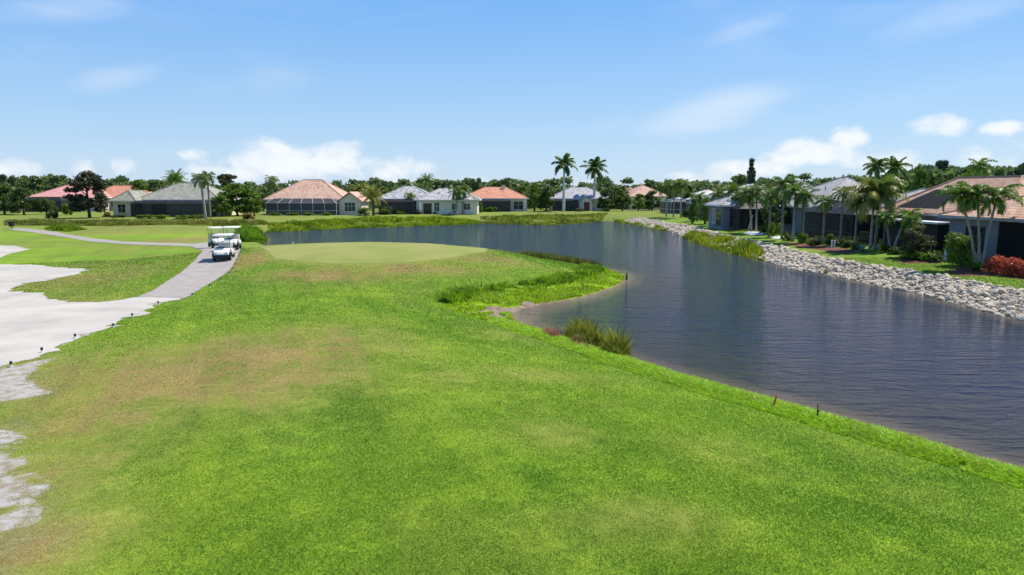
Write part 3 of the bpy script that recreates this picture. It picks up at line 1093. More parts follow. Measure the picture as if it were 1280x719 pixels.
rocks = [rock_mesh(k) for k in range(8)]
rv = []
for me in rocks:
    a = np.zeros(len(me.vertices) * 3, np.float32)
    me.vertices.foreach_get('co', a)
    f = np.array([tuple(p.vertices) for p in me.polygons], np.int32)
    rv.append((a.reshape(-1, 3), f))
rline = [xy(pz(u, v)) for u, v in far_bank[12:]] + [(27, 28), (31, 18)]
cands = []
p, nrm = near_line(rline, 15000, 0, 1)
sgn = np.where(sdf(WATER, *(p + nrm * .5).T) > 0, 1, -1)
off = RNG.uniform(-.25, 3.1, len(p)) + .3 * (fbm(p[:, 0], p[:, 1], 2, 2, 4) - .5)
q = p + nrm * (off * sgn)[:, None]
dist = np.hypot(q[:, 0], q[:, 1])
size = np.clip(RNG.lognormal(-2.18, .42, len(q)), .06, .32)
hz_ = height(q[:, 0], q[:, 1])
order = np.argsort(dist / size)
vis = [i for i in order if q[i, 1] > 31 and abs(q[i, 0]) < .76 * q[i, 1] + .3]
single = set(vis[:300])
bv, bf, nv = [], [], 0
for i in range(len(q)):
    k = int(RNG.integers(8))
    eu = (RNG.uniform(-.5, .5), RNG.uniform(-.5, .5), RNG.uniform(0, 6.28))
    sx_, sy_ = size[i] * RNG.uniform(.8, 1.3), size[i] * RNG.uniform(.75, 1.1)
    loc = (q[i, 0], q[i, 1], max(hz_[i], -.15) + size[i] * .28)
    if i in single:
        o = bpy.data.objects.new('rock', rocks[k])
        COL.objects.link(o)
        o.location = loc
        o.rotation_euler = eu
        o.scale = (sx_, sy_, size[i])
        tag(o, 'pale limestone rock among those lining the right shore', 'rock', 'rocks lining the right shore')
    else:
        from mathutils import Euler
        Mx = np.array(Matrix.LocRotScale(Vector(loc), Euler(eu), Vector((sx_, sy_, size[i]))))
        a, f = rv[k]
        bv.append(a @ Mx[:3, :3].T + Mx[:3, 3])
        bf.append(f + nv)
        nv += len(a)
o = np_mesh('rocks', np.concatenate(bv), np.concatenate(bf), M['rock'])
tag(o, 'band of pale rocks receding along the right shore', 'rocks', kind='stuff')


# ------------------------------------------------------------------ plants
def leaf_cloud(blobs, n, size, flat=.0, seed=0, shell=.55):
    """n rhombic leaves spread through the blobs [(c, r)] near their surfaces; returns verts, faces, var"""
    rng = np.random.default_rng(seed)
    C = np.array([b[0] for b in blobs], float)
    R = np.array([b[1] if hasattr(b[1], '__len__') else (b[1],) * 3 for b in blobs], float)
    w = (R[:, 0] * R[:, 1] + R[:, 0] * R[:, 2] + R[:, 1] * R[:, 2])
    k = rng.choice(len(blobs), n, p=w / w.sum())
    dr = rng.standard_normal((n, 3))
    dr /= np.linalg.norm(dr, axis=1)[:, None]
    rr = shell + (1 - shell) * rng.random(n) ** .6
    rr *= 1 + .12 * rng.standard_normal(n)
    P = C[k] + dr * R[k] * rr[:, None]
    nrm = dr + .9 * rng.standard_normal((n, 3)) + np.array((0, 0, .5))
    nrm /= np.linalg.norm(nrm, axis=1)[:, None]
    a = np.cross(nrm, rng.standard_normal((n, 3)))
    a /= np.linalg.norm(a, axis=1)[:, None]
    b = np.cross(nrm, a)
    s = size * (.6 + .8 * rng.random(n))
    L, W = a * s[:, None], b * (s * .52)[:, None]
    v = np.stack([P - L, P + W, P + L, P - W], 1).reshape(-1, 3)
    f = np.arange(4 * n).reshape(n, 4)
    bv_ = rng.random(len(blobs))
    var = np.clip(.55 * bv_[k] + .45 * rng.random(n), 0, 1)
    return v, f, np.repeat(var, 4)


def tree_blobs(kind, rng):
    """unit tree: height 1, crown radius about .5 of width 1"""
    bl = []
    if kind == 'broad':
        for _ in range(44):
            a, q_ = rng.uniform(0, 2 * PI), math.sqrt(rng.random())
            z = rng.uniform(.12, .84)
            r = q_ * .40 * (1 - .75 * max(0, (z - .5) / .34) ** 2) * (.75 + .25 * min(1, z / .3))
            bl.append(((r * math.cos(a), r * math.sin(a), z + .06 * (1 - q_)), (rng.uniform(.08, .15),) * 2 + (rng.uniform(.06, .10),)))
    elif kind == 'oval':
        for _ in range(80):
            z = rng.uniform(.14, .96)
            rm = .47 * math.sqrt(max(.02, 1 - ((z - .40) / .58) ** 2)) if z > .40 else .47 * math.sqrt(max(.05, 1 - ((z - .40) / .32) ** 2))
            if z > .62: rm *= 1 - .9 * (z - .62)
            a, r = rng.uniform(0, 2 * PI), rm * math.sqrt(rng.uniform(.12, 1)) * .86
            bl.append(((r * math.cos(a), r * math.sin(a), z), (rng.uniform(.07, .12),) * 2 + (rng.uniform(.04, .07),)))
    elif kind == 'cone':
        for _ in range(34):
            z = rng.uniform(.16, .95)
            rm = .45 * (1 - ((z - .36) / .62) ** 2) if z > .36 else .45 * (.6 + .4 * (z - .16) / .2)
            a, r = rng.uniform(0, 2 * PI), max(.03, rm) * rng.uniform(.55, 1.0)
            bl.append(((r * math.cos(a), r * math.sin(a), z), (rng.uniform(.10, .16),) * 2 + (rng.uniform(.055, .09),)))
    elif kind == 'shrub':
        for _ in range(16):
            a, r = rng.uniform(0, 2 * PI), .34 * math.sqrt(rng.random())
            bl.append(((r * math.cos(a), r * math.sin(a), rng.uniform(.12, .72)), (rng.uniform(.13, .20),) * 2 + (rng.uniform(.14, .24),)))
    elif kind == 'pine':
        for _ in range(15):
            a, r = rng.uniform(0, 2 * PI), .34 * math.sqrt(rng.random())
            bl.append(((r * math.cos(a), r * math.sin(a), rng.uniform(.66, .95)), (rng.uniform(.10, .18),) * 2 + (rng.uniform(.035, .06),)))
    elif kind == 'tier':
        for i in range(13):
            z = .16 + .8 * i / 12
            rm = .46 * (1 - .70 * (i / 12)) * rng.uniform(.65, 1.15)
            for a in np.linspace(0, 2 * PI, 6)[:-1] + rng.uniform(0, 6):
                bl.append(((rm * .55 * math.cos(a), rm * .55 * math.sin(a), z), (rm * .5, rm * .5, .022)))
    return bl


CROWN = {}


def crown_mesh(kind, mat, n, size, k):
    key = (kind, mat, n, size, k)
    if key not in CROWN:
        rng = np.random.default_rng(abs(hash((kind, n, k))) % 99991 if False else (len(kind) * 1000 + n + 37 * k))
        bl = tree_blobs(kind, rng)
        v, f, var = leaf_cloud(bl, n, size, seed=int(rng.integers(1 << 30)), shell=.35)
        o = np_mesh('crown', v, f, M[mat], var=var)
        CROWN[key] = o.data
        bpy.data.objects.remove(o)
    return CROWN[key]


def trunk_mb(kind, w, h, rng):
    mb = MB()
    if kind in ('broad', 'cone', 'pine', 'oval'):
        r = .022 * h + .05
        top = {'broad': .5, 'cone': .85, 'pine': .85, 'oval': .8}[kind] * h
        pts = [(0, 0, -.1), (.01 * h, 0, top * .35), (-.01 * h, .01 * h, top * .7), (0, 0, top)]
        mb.tube(pts, [r * 1.3, r, r * .7, r * .35], 7)
        for _ in range(6 if kind != 'pine' else 5):
            a, z0 = rng.uniform(0, 2 * PI), top * rng.uniform(.35, .95)
            L = w * rng.uniform(.2, .38)
            mb.tube([(0, 0, z0), (L * .5 * math.cos(a), L * .5 * math.sin(a), z0 + .10 * h), (L * math.cos(a), L * math.sin(a), z0 + .19 * h)], [r * .5, r * .35, r * .12], 5)
    elif kind == 'tier':
        mb.tube([(0, 0, -.1), (0, 0, h * .97)], [.16, .03], 7)
    else:
        for _ in range(5):
            a = rng.uniform(0, 2 * PI)
            mb.tube([(0, 0, -.05), (.12 * w * math.cos(a), .12 * w * math.sin(a), .3 * h), (.25 * w * math.cos(a), .25 * w * math.sin(a), .55 * h)], [.03, .025, .012], 5)
    return mb


TREE_N = [0]


def put_tree(name, loc, w, h, kind, mat, label, cat='tree', group=None, n=3600, leaf=.034, bark='bark', var=None):
    TREE_N[0] += 1
    k = TREE_N[0] % 3 if var is None else var
    rng = np.random.default_rng(TREE_N[0] * 13 + 5)
    t = empty(name, loc, rng.uniform(0, 6.28), label, cat, group)
    trunk_mb(kind, w, h, rng).build('stem' if kind == 'shrub' else 'trunk', M[bark], t, smooth=True)
    o = bpy.data.objects.new('foliage' if kind == 'shrub' else 'crown', crown_mesh(kind, mat, n, leaf, k))
    COL.objects.link(o)
    o.parent = t
    o.scale = (w, w, h)
    return t


def tree_px(name, u, vb, vt, wpx, kind, mat, label, y=None, **kw):
    """tree standing where the photograph shows its foot; y overrides the distance when the foot is hidden"""
    if y is None:
        p = gp(u, vb)
    else:
        p = py(u, vb, y)
        p.z = h1(p.x, p.y)
    dep = (p - cam.location).dot(Vector((0, CP, -SP)))
    top = py(u, vt, p.y).z
    return put_tree(name, p, wpx * dep / F, top - p.z, kind, mat, label, **kw)


def frond(L, droop, up, nl, lw, ll, rng, fan=False):
    """one pinnate frond growing along +x; returns verts, quads"""
    vs, fs = [], []
    m = 9
    pts = []
    x = z = 0.0
    ang = up
    for i in range(m + 1):
        pts.append(np.array((x, 0.0, z)))
        x += math.cos(ang) * L / m
        z += math.sin(ang) * L / m
        ang -= droop / m * (.5 + i / m)
    # rachis
    r = .022 * L / 2.5
    for i in range(m):
        a, b = pts[i], pts[i + 1]
        n0 = len(vs)
        vs += [a + (0, r, 0), a - (0, r, 0), b - (0, r * .8, 0), b + (0, r * .8, 0)]
        fs.append((n0, n0 + 1, n0 + 2, n0 + 3))
    for k in range(nl):
        t = .12 + .86 * k / (nl - 1)
        i = min(int(t * m), m - 1)
        u = t * m - i
        p = pts[i] * (1 - u) + pts[i + 1] * u
        tan = pts[i + 1] - pts[i]
        tan /= np.linalg.norm(tan)
        prof = math.sin(PI * (.12 + .80 * t)) ** .6
        for s in (-1, 1):
            l = ll * prof * rng.uniform(.85, 1.1)
            dr = tan * .55 + np.array((0, s, 0)) * rng.uniform(.75, 1.0) + np.array((0, 0, rng.uniform(-.45, .05)))
            dr /= np.linalg.norm(dr)
            mid = p + dr * l * .55
            tip = p + dr * l + np.array((0, 0, -.42 * l))
            wv = tan * lw * .5
            n0 = len(vs)
            vs += [p - wv, p + wv, mid + wv, mid - wv, tip]
            fs.append((n0, n0 + 1, n0 + 2, n0 + 3))
            fs.append((n0 + 3, n0 + 2, n0 + 4))
    return vs, fs


PALM = {}


def palm_crown(kind, mat, k):
    key = (kind, mat, k)
    if key in PALM: return PALM[key]
    rng = np.random.default_rng(100 + 7 * k + len(kind))
    cfg = {'royal': (17, 3.0, (-.75, 1.35), 1.5, 34, .15, .80), 'date': (34, 2.6, (-.65, 1.4), 1.1, 24, .06, .50),
           'queen': (18, 2.9, (-.6, 1.3), 2.1, 32, .085, .80), 'adonidia': (14, 2.0, (-.45, 1.25), 2.0, 28, .075, .52),
           'sabal': (26, 1.9, (-.8, 1.35), 1.2, 20, .09, .6)}[kind]
    nf, L, (u0, u1), dr, nl, lw, ll = cfg
    V_, Q_, T_, var = [], [], [], []
    n0 = 0
    for i in range(nf):
        t = (i + .5) / nf
        up = u0 + (u1 - u0) * t ** .85 + rng.uniform(-.1, .1)
        a = i * 2.39996 + rng.uniform(-.2, .2)
        vs, fs = frond(L * rng.uniform(.85, 1.1) * (1 - .12 * t), dr * rng.uniform(.75, 1.25) * (1.1 - .35 * t), up, nl, lw, ll, rng)
        vs = np.array(vs)
        tw = rng.uniform(-.5, .5)
        c, s = math.cos(tw), math.sin(tw)
        # roll the frond a little about its axis, then swing it round the trunk
        y_, z_ = vs[:, 1] * c - vs[:, 2] * s * 0.0, vs[:, 2] + vs[:, 1] * s * .5
        ca, sa = math.cos(a), math.sin(a)
        vs = np.stack([vs[:, 0] * ca - y_ * sa, vs[:, 0] * sa + y_ * ca, z_], 1)
        V_.append(vs)
        Q_ += [tuple(j + n0 for j in f) for f in fs if len(f) == 4]
        T_ += [tuple(j + n0 for j in f) for f in fs if len(f) == 3]
        base = np.clip(.15 + .45 * rng.random() + (.30 * (1 - t) if kind != 'royal' else 0), 0, 1)
        var.append(np.clip(base + .12 * rng.standard_normal(len(vs)), 0, 1))
        n0 += len(vs)
    o = np_mesh('crown', np.concatenate(V_), [np.array(Q_), np.array(T_)], M[mat], var=np.concatenate(var))
    PALM[key] = o.data
    bpy.data.objects.remove(o)
    return PALM[key]


def put_palm(name, loc, h, kind, label, mat='palm', crown=1.0, lean=(0, 0), bark='bark_pale', group=None, k=None, r=None):
    """h: height of the point the fronds grow from"""
    TREE_N[0] += 1
    k = TREE_N[0] % 5 if k is None else k
    t = empty(name, loc, 0, label, 'palm tree', group)
    r = r or {'royal': .22, 'date': .24, 'queen': .115, 'adonidia': .09, 'sabal': .17}[kind]
    pts, rad = [], []
    for i in range(9):
        s = i / 8
        pts.append((lean[0] * s ** 1.6, lean[1] * s ** 1.6, -.15 + (h + .15) * s))
        bulge = {'royal': 1.05 + .25 * math.sin(PI * min(1, s * 1.3)) - .45 * s, 'date': 1.15 - .1 * s, 'queen': 1.2 - .4 * s, 'adonidia': 1.35 - .55 * s, 'sabal': 1.1}[kind]
        rad.append(r * bulge * (1.35 if i == 0 else 1))
    if kind in ('royal', 'adonidia'):
        c = .80 if kind == 'royal' else .88
        MB().tube([Vector(p) for p in pts[:8]] if False else pts[:8], rad[:8], 9).build('trunk', M[bark], t, smooth=True)
        MB().tube([pts[7], ((pts[7][0] + pts[8][0]) / 2, (pts[7][1] + pts[8][1]) / 2, (pts[7][2] + pts[8][2]) / 2), (pts[8][0], pts[8][1], h + .15)],
                  [rad[7] * 1.15, rad[7] * 1.05, rad[7] * .5], 9).build('crownshaft', M['shaft'], t, smooth=True)
    else:
        MB().tube(pts, rad, 9).build('trunk', M[bark], t, smooth=True)
    o = bpy.data.objects.new('crown', palm_crown(kind, mat, k))
    COL.objects.link(o)
    o.parent = t
    o.location = (lean[0], lean[1], h)
    o.rotation_euler = (0, 0, random.uniform(0, 6.28))
    o.scale = (crown,) * 3
    return t


def palm_px(name, u, vb, vc, wpx, kind, label, y=None, utop=None, **kw):
    """palm with foot at (u, vb), fronds growing from height of row vc, crown wpx wide"""
    if y is None:
        p = gp(u, vb)
    else:
        p = py(u, vb, y)
        p.z = h1(p.x, p.y)
    dep = (p - cam.location).dot(Vector((0, CP, -SP)))
    h = py(u, vc, p.y).z - p.z
    span = {'royal': 5.0, 'date': 4.7, 'queen': 4.2, 'adonidia': 3.0, 'sabal': 3.4}[kind]
    lx = 0 if utop is None else (utop - u) * dep / F
    return put_palm(name, p, h, kind, label, crown=wpx * dep / F / span, lean=(lx, kw.pop('leany', 0)), **kw)


# ------------------------------------------------------------------ houses
def window(parent, x, z, w, h, y, side='front', mull=1, frame='trim'):
    """window set 3 cm proud of the wall; side: which wall of the local frame it sits on"""
    f, g = MB(), MB()

    def bx(mb, a0, a1, d0, d1, z0, z1):
        if side == 'front': mb.box(a0, a1, y - d1, y - d0, z0, z1)
        elif side == 'left': mb.box(y - d1, y - d0, a0, a1, z0, z1)
        else: mb.box(y + d0, y + d1, a0, a1, z0, z1)
    t = .09
    bx(f, x, x + w, .003, .07, z + h - t, z + h)
    bx(f, x - .06, x + w + .06, .003, .11, z - .06, z + t * .6)
    bx(f, x, x + t, .003, .07, z + t * .6, z + h - t)
    bx(f, x + w - t, x + w, .003, .07, z + t * .6, z + h - t)
    for i in range(mull):
        c = x + w * (i + 1) / (mull + 1)
        bx(f, c - .035, c + .035, .003, .06, z + t * .6, z + h - t)
    bx(f, x + t, x + w - t, .004, .055, z + h * .55, z + h * .55 + .05)
    bx(g, x + t * .5, x + w - t * .5, .004, .035, z + t * .3, z + h - t * .5)
    wo = f.build('window', M[frame], parent)
    g.build('pane', M['pane'], wo)
    return wo


def cage(parent, x0, x1, y0, y1, h, rise, inset, mat='screen', fr='trim_dark', step=2.3, inner=True):
    """pool enclosure standing in front of a house: screened walls y0 side, sloping screen roof rising to the house at y1"""
    s, f = MB(), MB()
    xi0, xi1, yi = x0 + inset, x1 - inset, y0 + inset
    A, B = (x0, y0, 0), (x1, y0, 0)
    s.add([(x0, y0, 0), (x1, y0, 0), (x1, y0, h), (x0, y0, h)], [(0, 1, 2, 3)])
    s.add([(x0, y1, 0), (x0, y0, 0), (x0, y0, h), (x0, y1, h)], [(0, 1, 2, 3)])
    s.add([(x1, y0, 0), (x1, y1, 0), (x1, y1, h), (x1, y0, h)], [(0, 1, 2, 3)])
    if rise > 0:
        H = h + rise
        s.add([(x0, y0, h), (x1, y0, h), (xi1, yi, H), (xi0, yi, H)], [(0, 1, 2, 3)])
        s.add([(x0, y1, h), (x0, y0, h), (xi0, yi, H), (xi0, y1, H)], [(0, 1, 2, 3)])
        s.add([(x1, y0, h), (x1, y1, h), (xi1, y1, H), (xi1, yi, H)], [(0, 1, 2, 3)])
        s.add([(xi0, yi, H), (xi1, yi, H), (xi1, y1, H), (xi0, y1, H)], [(0, 1, 2, 3)])
    else:
        H = h
        s.add([(x0, y0, h), (x1, y0, h), (x1, y1, h), (x0, y1, h)], [(0, 1, 2, 3)])
        xi0, xi1, yi = x0, x1, y0
    n = max(2, int(round((x1 - x0) / step)))
    r = .045
    for i in range(n + 1):
        t = i / n
        xa, xb = x0 + (x1 - x0) * t, xi0 + (xi1 - xi0) * t
        f.bar((xa, y0, 0), (xa, y0, h), r)
        if rise > 0: f.bar((xa, y0, h), (xb, yi, H), r)
        f.bar((xb, yi, H), (xb, y1 - .06, H), r)
    m = max(1, int(round((y1 - y0) / step)))
    for j in range(1, m):
        yy = y0 + (y1 - y0) * j / m
        f.bar((x0, yy, 0), (x0, yy, h), r)
        f.bar((x1, yy, 0), (x1, yy, h), r)
    for z in (.06, .95, h):
        f.bar((x0, y0, z), (x1, y0, z), r)
        f.bar((x0, y0, z), (x0, y1 - .06, z), r)
        f.bar((x1, y0, z), (x1, y1 - .06, z), r)
    if rise > 0: f.bar((xi0, yi, H), (xi1, yi, H), r)
    so = s.build('screen_enclosure', M[mat], parent)
    f.build('frame', M[fr], so)
    return so


def house(name, loc, rz, label, blocks, roof, wall='stucco_white', gables=(), group='lakeside houses', fascia='trim', over=.55):
    """blocks: (x0, x1, y0, y1, eave height, roof rise); front faces local -y"""
    t = empty(name, loc, rz, label, 'house', group)
    wb, rb = MB(), MB()
    for i, (x0, x1, y0, y1, e, rise) in enumerate(blocks):
        wb.box(x0, x1, y0, y1, -.4, e + .012 * i)
        rb.hip(x0 - over, x1 + over, y0 - over, y1 + over, e - .02 + .013 * i, rise)
    for (x0, x1, y0, y1, e, rise) in gables:
        xm = (x0 + x1) / 2
        wb.box(x0, x1, y0, y1, -.4, e)
        wb.add([(x0, y0, e), (x1, y0, e), (xm, y0, e + rise - .15), (x0, y1, e), (x1, y1, e), (xm, y1, e + rise - .15)], [(0, 1, 2), (0, 2, 5, 3), (1, 4, 5, 2), (4, 3, 5)])
        k = (x1 - x0 + 2 * .4) / (x1 - x0)
        rb.gable(x0 - .4, x1 + .4, y0 - .45, y1, e - rise * (k - 1) * 0.95, rise * k, .16)
    wb.build('wall', M[wall], t)
    ro = rb.build('roof', M[roof], t)
    rc = MB()
    for i, (x0, x1, y0, y1, e, rise) in enumerate(blocks):
        a0, a1, b0, b1, z = x0 - over, x1 + over, y0 - over, y1 + over, e - .02 + .013 * i + .18 + .02
        w_, d_ = a1 - a0, b1 - b0
        k_ = min(w_, d_) / 2
        if w_ >= d_:
            ra, rb_ = (a0 + k_, (b0 + b1) / 2, z + rise), (a1 - k_, (b0 + b1) / 2, z + rise)
            hips = [((a0, b0, z), ra), ((a0, b1, z), ra), ((a1, b0, z), rb_), ((a1, b1, z), rb_)]
        else:
            ra, rb_ = ((a0 + a1) / 2, b0 + k_, z + rise), ((a0 + a1) / 2, b1 - k_, z + rise)
            hips = [((a0, b0, z), ra), ((a1, b0, z), ra), ((a0, b1, z), rb_), ((a1, b1, z), rb_)]
        for p_, q_ in hips + [(ra, rb_)]:
            if (Vector(p_) - Vector(q_)).length > .1: rc.tube([p_, q_], [.085, .085], 6)
        # plumbing vents on the slope that faces the lake
        for fx in (.38, .62):
            rc.tube([(a0 + w_ * fx, b0 + k_ * .55, z + rise * .5), (a0 + w_ * fx, b0 + k_ * .55, z + rise * .55 + .42)], [.06, .06], 6)
    rc.build('ridge_cap', M[roof], ro)
    if fascia:
        fb = MB()
        for i, (x0, x1, y0, y1, e, rise) in enumerate(blocks):
            a0, a1, b0, b1, z0, z1 = x0 - over, x1 + over, y0 - over, y1 + over, e - .06 + .013 * i, e + .13 + .013 * i
            fb.box(a0 - .03, a1 + .03, b0 - .03, b0 - .004, z0, z1)
            fb.box(a0 - .03, a0 - .004, b0 - .004, b1, z0, z1)
            fb.box(a1 + .004, a1 + .03, b0 - .004, b1, z0, z1)
        fb.build('fascia', M[fascia], t)
    return t


def door(parent, x, w, y, h=2.2, mat='red_door'):
    d = MB().box(x, x + w, y - .06, y - .003, 0.02, h).build('door', M[mat], parent)
    MB().box(x + w - .14, x + w - .09, y - .12, y - .063, 1.0, 1.12).build('handle', M['rim'], d)
    return d


def base(u, v, y):
    p = py(u, v, y)
    return Vector((p.x, y, 1.25))


PAD = 1.25
# far row, left to right (front walls face the camera)
o = base(38, 266, 165)
t = house('pink_roof_house', o, .05, 'far left house with a pink tile roof behind the dark oaks', [(0, 17, 0, 12, 3.2, 3.0)], 'r_pink', 'stucco_cream')
cage(t, 1.5, 10, -4.5, 0, 2.6, 0.9, 1.0)
window(t, 12, .9, 1.6, 1.4, 0)
o = base(106, 268, 170)
t = house('cream_house', o, 0, 'cream house with an orange roof behind the purple-leaved tree', [(0, 15, 0, 10, 3.1, 3.0)], 'r_orange', 'stucco_cream')
window(t, 6, .9, 1.5, 1.4, 0)
o = base(142, 271, 131)
t = house('grey_roof_house', o, 0, 'grey tile roofed house with a dark screened patio behind twin palms', [(0, 4.2, 0, 9, 2.95, 1.9), (3.6, 19, 2.6, 13.5, 3.1, 3.25)], 'r_grey', 'stucco_white')
window(t, .9, .75, 1.6, 1.7, 0, mull=1)
cage(t, 4.3, 18.6, -1.6, 2.55, 2.55, .55, .8)
window(t, 6, .5, 3, 2.1, 2.6, mull=2, frame='trim_dark')
o = base(329, 268, 141)
t = house('peach_house', o, 0, 'peach tile roofed house with a white gable wing and wide screened porch', [(0, 16.0, 2.5, 14.5, 3.05, 4.1)], 'r_peach', 'stucco_pink',
          gables=[(15.6, 20.2, .2, 8, 2.9, 1.7)])
cage(t, 1.2, 15.5, -1.6, 2.45, 2.5, .9, 1.2, 'screen_grey', 'trim')
window(t, 16.7, .75, 2.3, 1.9, .2, mull=2)
door(t, 7, 1.0, 2.5, mat='trim')
o = base(470, 266, 146)
t = house('mottled_roof_house', o, 0, 'house with a mottled grey and white roof behind the small palm', [(0, 12, 3, 13, 3.1, 2.7), (8.5, 21.5, .6, 10, 2.9, 2.4)], 'r_mott', 'stucco_white')
cage(t, .8, 8.3, -1.0, 2.95, 2.6, .5, .7)
window(t, 12.3, .6, 1.2, 1.9, .6)
window(t, 16.0, .9, 1.5, 1.4, .6)
window(t, 18.6, .9, 1.5, 1.4, .6)
MB().box(10.0, 11.8, .55, .597, .02, 2.3).build('sliding_door', M['pane'], t)
MB().box(9.3, 9.65, -.9, -.5, -.3, 2.6).build('column', M['trim'], t)
o = base(588, 263, 163)
t = house('orange_roof_house', o, 0, 'orange tile roofed house with a screened back porch between palms and trees', [(-2.0, 13.5, 1.5, 12, 3.0, 2.7)], 'r_orange', 'stucco_cream',
          )
cage(t, 0, 9.5, -1.3, 1.45, 2.5, .3, .6)
window(t, 10.2, .5, 2.4, 2.0, 1.5, mull=1)
MB().box(7.4, 8.2, 5.6, 6.3, 4.0, 6.35).build('chimney', M['stucco_cream'], t)
MB().tube([(12.95, .7, 0), (12.95, .7, 2.8)], [.16, .16], 8).build('column', M['trim'], t)
o = base(690, 263, 168)
t = house('lilac_roof_house', o, 0, 'pale grey roofed house with a red front door behind the royal palms', [(0, 14.5, 1.5, 12, 2.95, 2.7)], 'r_lilac', 'stucco_white',
          gables=[(7.2, 9.8, .2, 4, 2.6, .95)])
door(t, 7.8, 1.4, .2, 2.2)
window(t, 11.0, .6, 2.0, 1.7, 1.5, mull=1)
cage(t, .3, 6.4, .2, 1.45, 2.5, .2, .4)
MB().tube([(6.9, -.1, -.3), (6.9, -.1, 2.55)], [.15, .15], 8).build('column', M['trim'], t)
# distant roofs between the rows
o = base(772, 262, 205)
t = house('distant_orange_house', o, 0, 'small distant house with a vivid orange roof beyond the trees', [(0, 9, 0, 9, 3.2, 2.6)], 'r_orange', 'stucco_cream', group='houses beyond the lake')
window(t, 3, .9, 1.6, 1.4, 0)
o = base(788, 262, 180)
t = house('distant_peach_house', o, .1, 'distant peach roofed house at the far end of the right row', [(0, 9.5, 0, 12, 3.4, 2.8)], 'r_peach', 'stucco_pink', group='houses beyond the lake')
window(t, 2, .9, 1.6, 1.4, 0)

# right row: fronts face the lake, local -y is world -x, local x runs towards the camera
RZ = -PI / 2
t = house('white_roof_house', (36, 158, PAD), RZ, 'small house with a white roof and cage at the far end of the right row', [(0, 12, 2, 12, 3.0, 2.0)], 'r_white', 'stucco_white')
cage(t, 1, 11, -2, 1.95, 2.6, .5, .8, 'screen_grey', 'trim')
t = house('pergola_house', (34, 134, PAD), RZ, 'cream house with slanted patio beams and red flowers in front', [(0, 15, 4, 15, 3.6, 2.4)], 'r_white', 'stucco_cream')
cage(t, 0, 14, 0, 3.95, 2.6, .6, 1.0, 'screen_grey', 'trim')
pb = MB()
for i in range(6): pb.bar((2 + i * 2, 1.2, 3.3), (2.0 + i * 2, 3.9, 4.4), .1)
pb.build('pergola_beam', M['trim'], t)
window(t, 11.6, .8, 1.4, 1.5, 4)
t = house('tan_roof_house', (37, 118, PAD), RZ, 'house with a low tan roof behind the grey cabana', [(0, 12, 2, 12, 3.6, 2.1)], 'r_peach', 'stucco_cream')
window(t, 3, .9, 1.6, 1.4, 2)
t = house('grey_wall_house', (29.0, 103, PAD), RZ, 'grey house with a low light roof and one white corner', [(2, 8.5, 0, 8, 2.9, 1.7), (1, 11, 6.5, 16, 3.1, 3.0)], 'r_light', 'stucco_grey')
window(t, 4.0, .4, 1.2, 2.1, 0)
MB().box(5.8, 8.0, -.05, -.003, .02, 2.3).build('sliding_door', M['pane'], t)
cage(t, 8.7, 12.4, 1.0, 6.45, 2.6, .8, 1.0)
t = house('big_grey_house', (32.3, 77.5, PAD), RZ, 'large grey hip roofed house behind the big dark pool cage', [(-12.5, 1.0, 1.7, 13.7, 3.1, 3.3), (-1, 11, 8.2, 16, 3.1, 1.9)], 'r_light', 'stucco_grey')
cage(t, 1.2, 12.6, 0, 8.1, 2.75, 1.15, 2.2)
MB().box(9.0, 12.4, 2.5, 2.7, 0, 1.0).build('patio_wall', M['stucco_pink'], t)
window(t, 3, .2, 3, 2.2, 8.2, mull=2, frame='trim')
window(t, 8, .2, 2.4, 2.2, 8.2, mull=1, frame='trim')
# nearest house on the right
t = house('tan_house', (34.0, 53.2, PAD), RZ + .05, 'nearest right house with a tan tile roof behind the three leaning palms',
          [(0, 18, 0, 13, 3.0, 2.75), (-11, 4, 1.5, 9.5, 3.0, 2.95)], 'r_tan', 'stucco_grey', fascia='fascia_grey')
window(t, 1.9, .55, 1.9, 1.9, 0, mull=1, frame='stucco_grey' if False else 'trim_dark')
sc_ = MB().box(5.2, 15.8, -.06, -.003, .05, 2.85)
so = sc_.build('screen_wall', M['solar'], t)
fb = MB()
for xx in (5.2, 8.0, 10.7, 13.3, 15.8): fb.box(xx - .05, xx + .05, -.09, -.062, .05, 2.85)
fb.build('frame', M['trim_dark'], so)
# solar mat on the left wing's lake slope
sl = 2.95 / 4.55          # rise over run of that slope


def on_slope(x, y):
    return (x, y, 2.98 + .013 + .18 + (y - .95) * sl + .05)


MB().add([on_slope(-9.3, 1.5), on_slope(-3.6, 1.5), on_slope(-4.6, 3.9), on_slope(-7.6, 3.9)], [(0, 1, 2, 3)]).build('solar_panel', M['solar'], t)
ac = empty('air_conditioner', (33.1, 54.6, h1(33.1, 54.6)), RZ, 'white air conditioning unit beside the grey house wall', 'air conditioner')
MB().box(-.4, .4, -.35, .35, 0, .85).build('casing', M['white_paint'], ac, bevel=.03)
g = MB()
for i in range(7): g.box(-.34, .34, -.365, -.353, .12 + i * .09, .15 + i * .09)
g.build('grille', M['metal_grey'], ac)
# low screened lanai between the big cage and the nearest house
t2 = empty('screened_lanai', (33.6, 61.5, PAD), RZ, 'low flat screened porch with a white beam beside the big pool cage', 'porch')
cage(t2, 0, 7.5, 0, 1.7, 2.35, 0, 0)
MB().box(-.2, 7.7, -.2, 1.75, 2.40, 2.56).build('roof', M['trim'], t2)

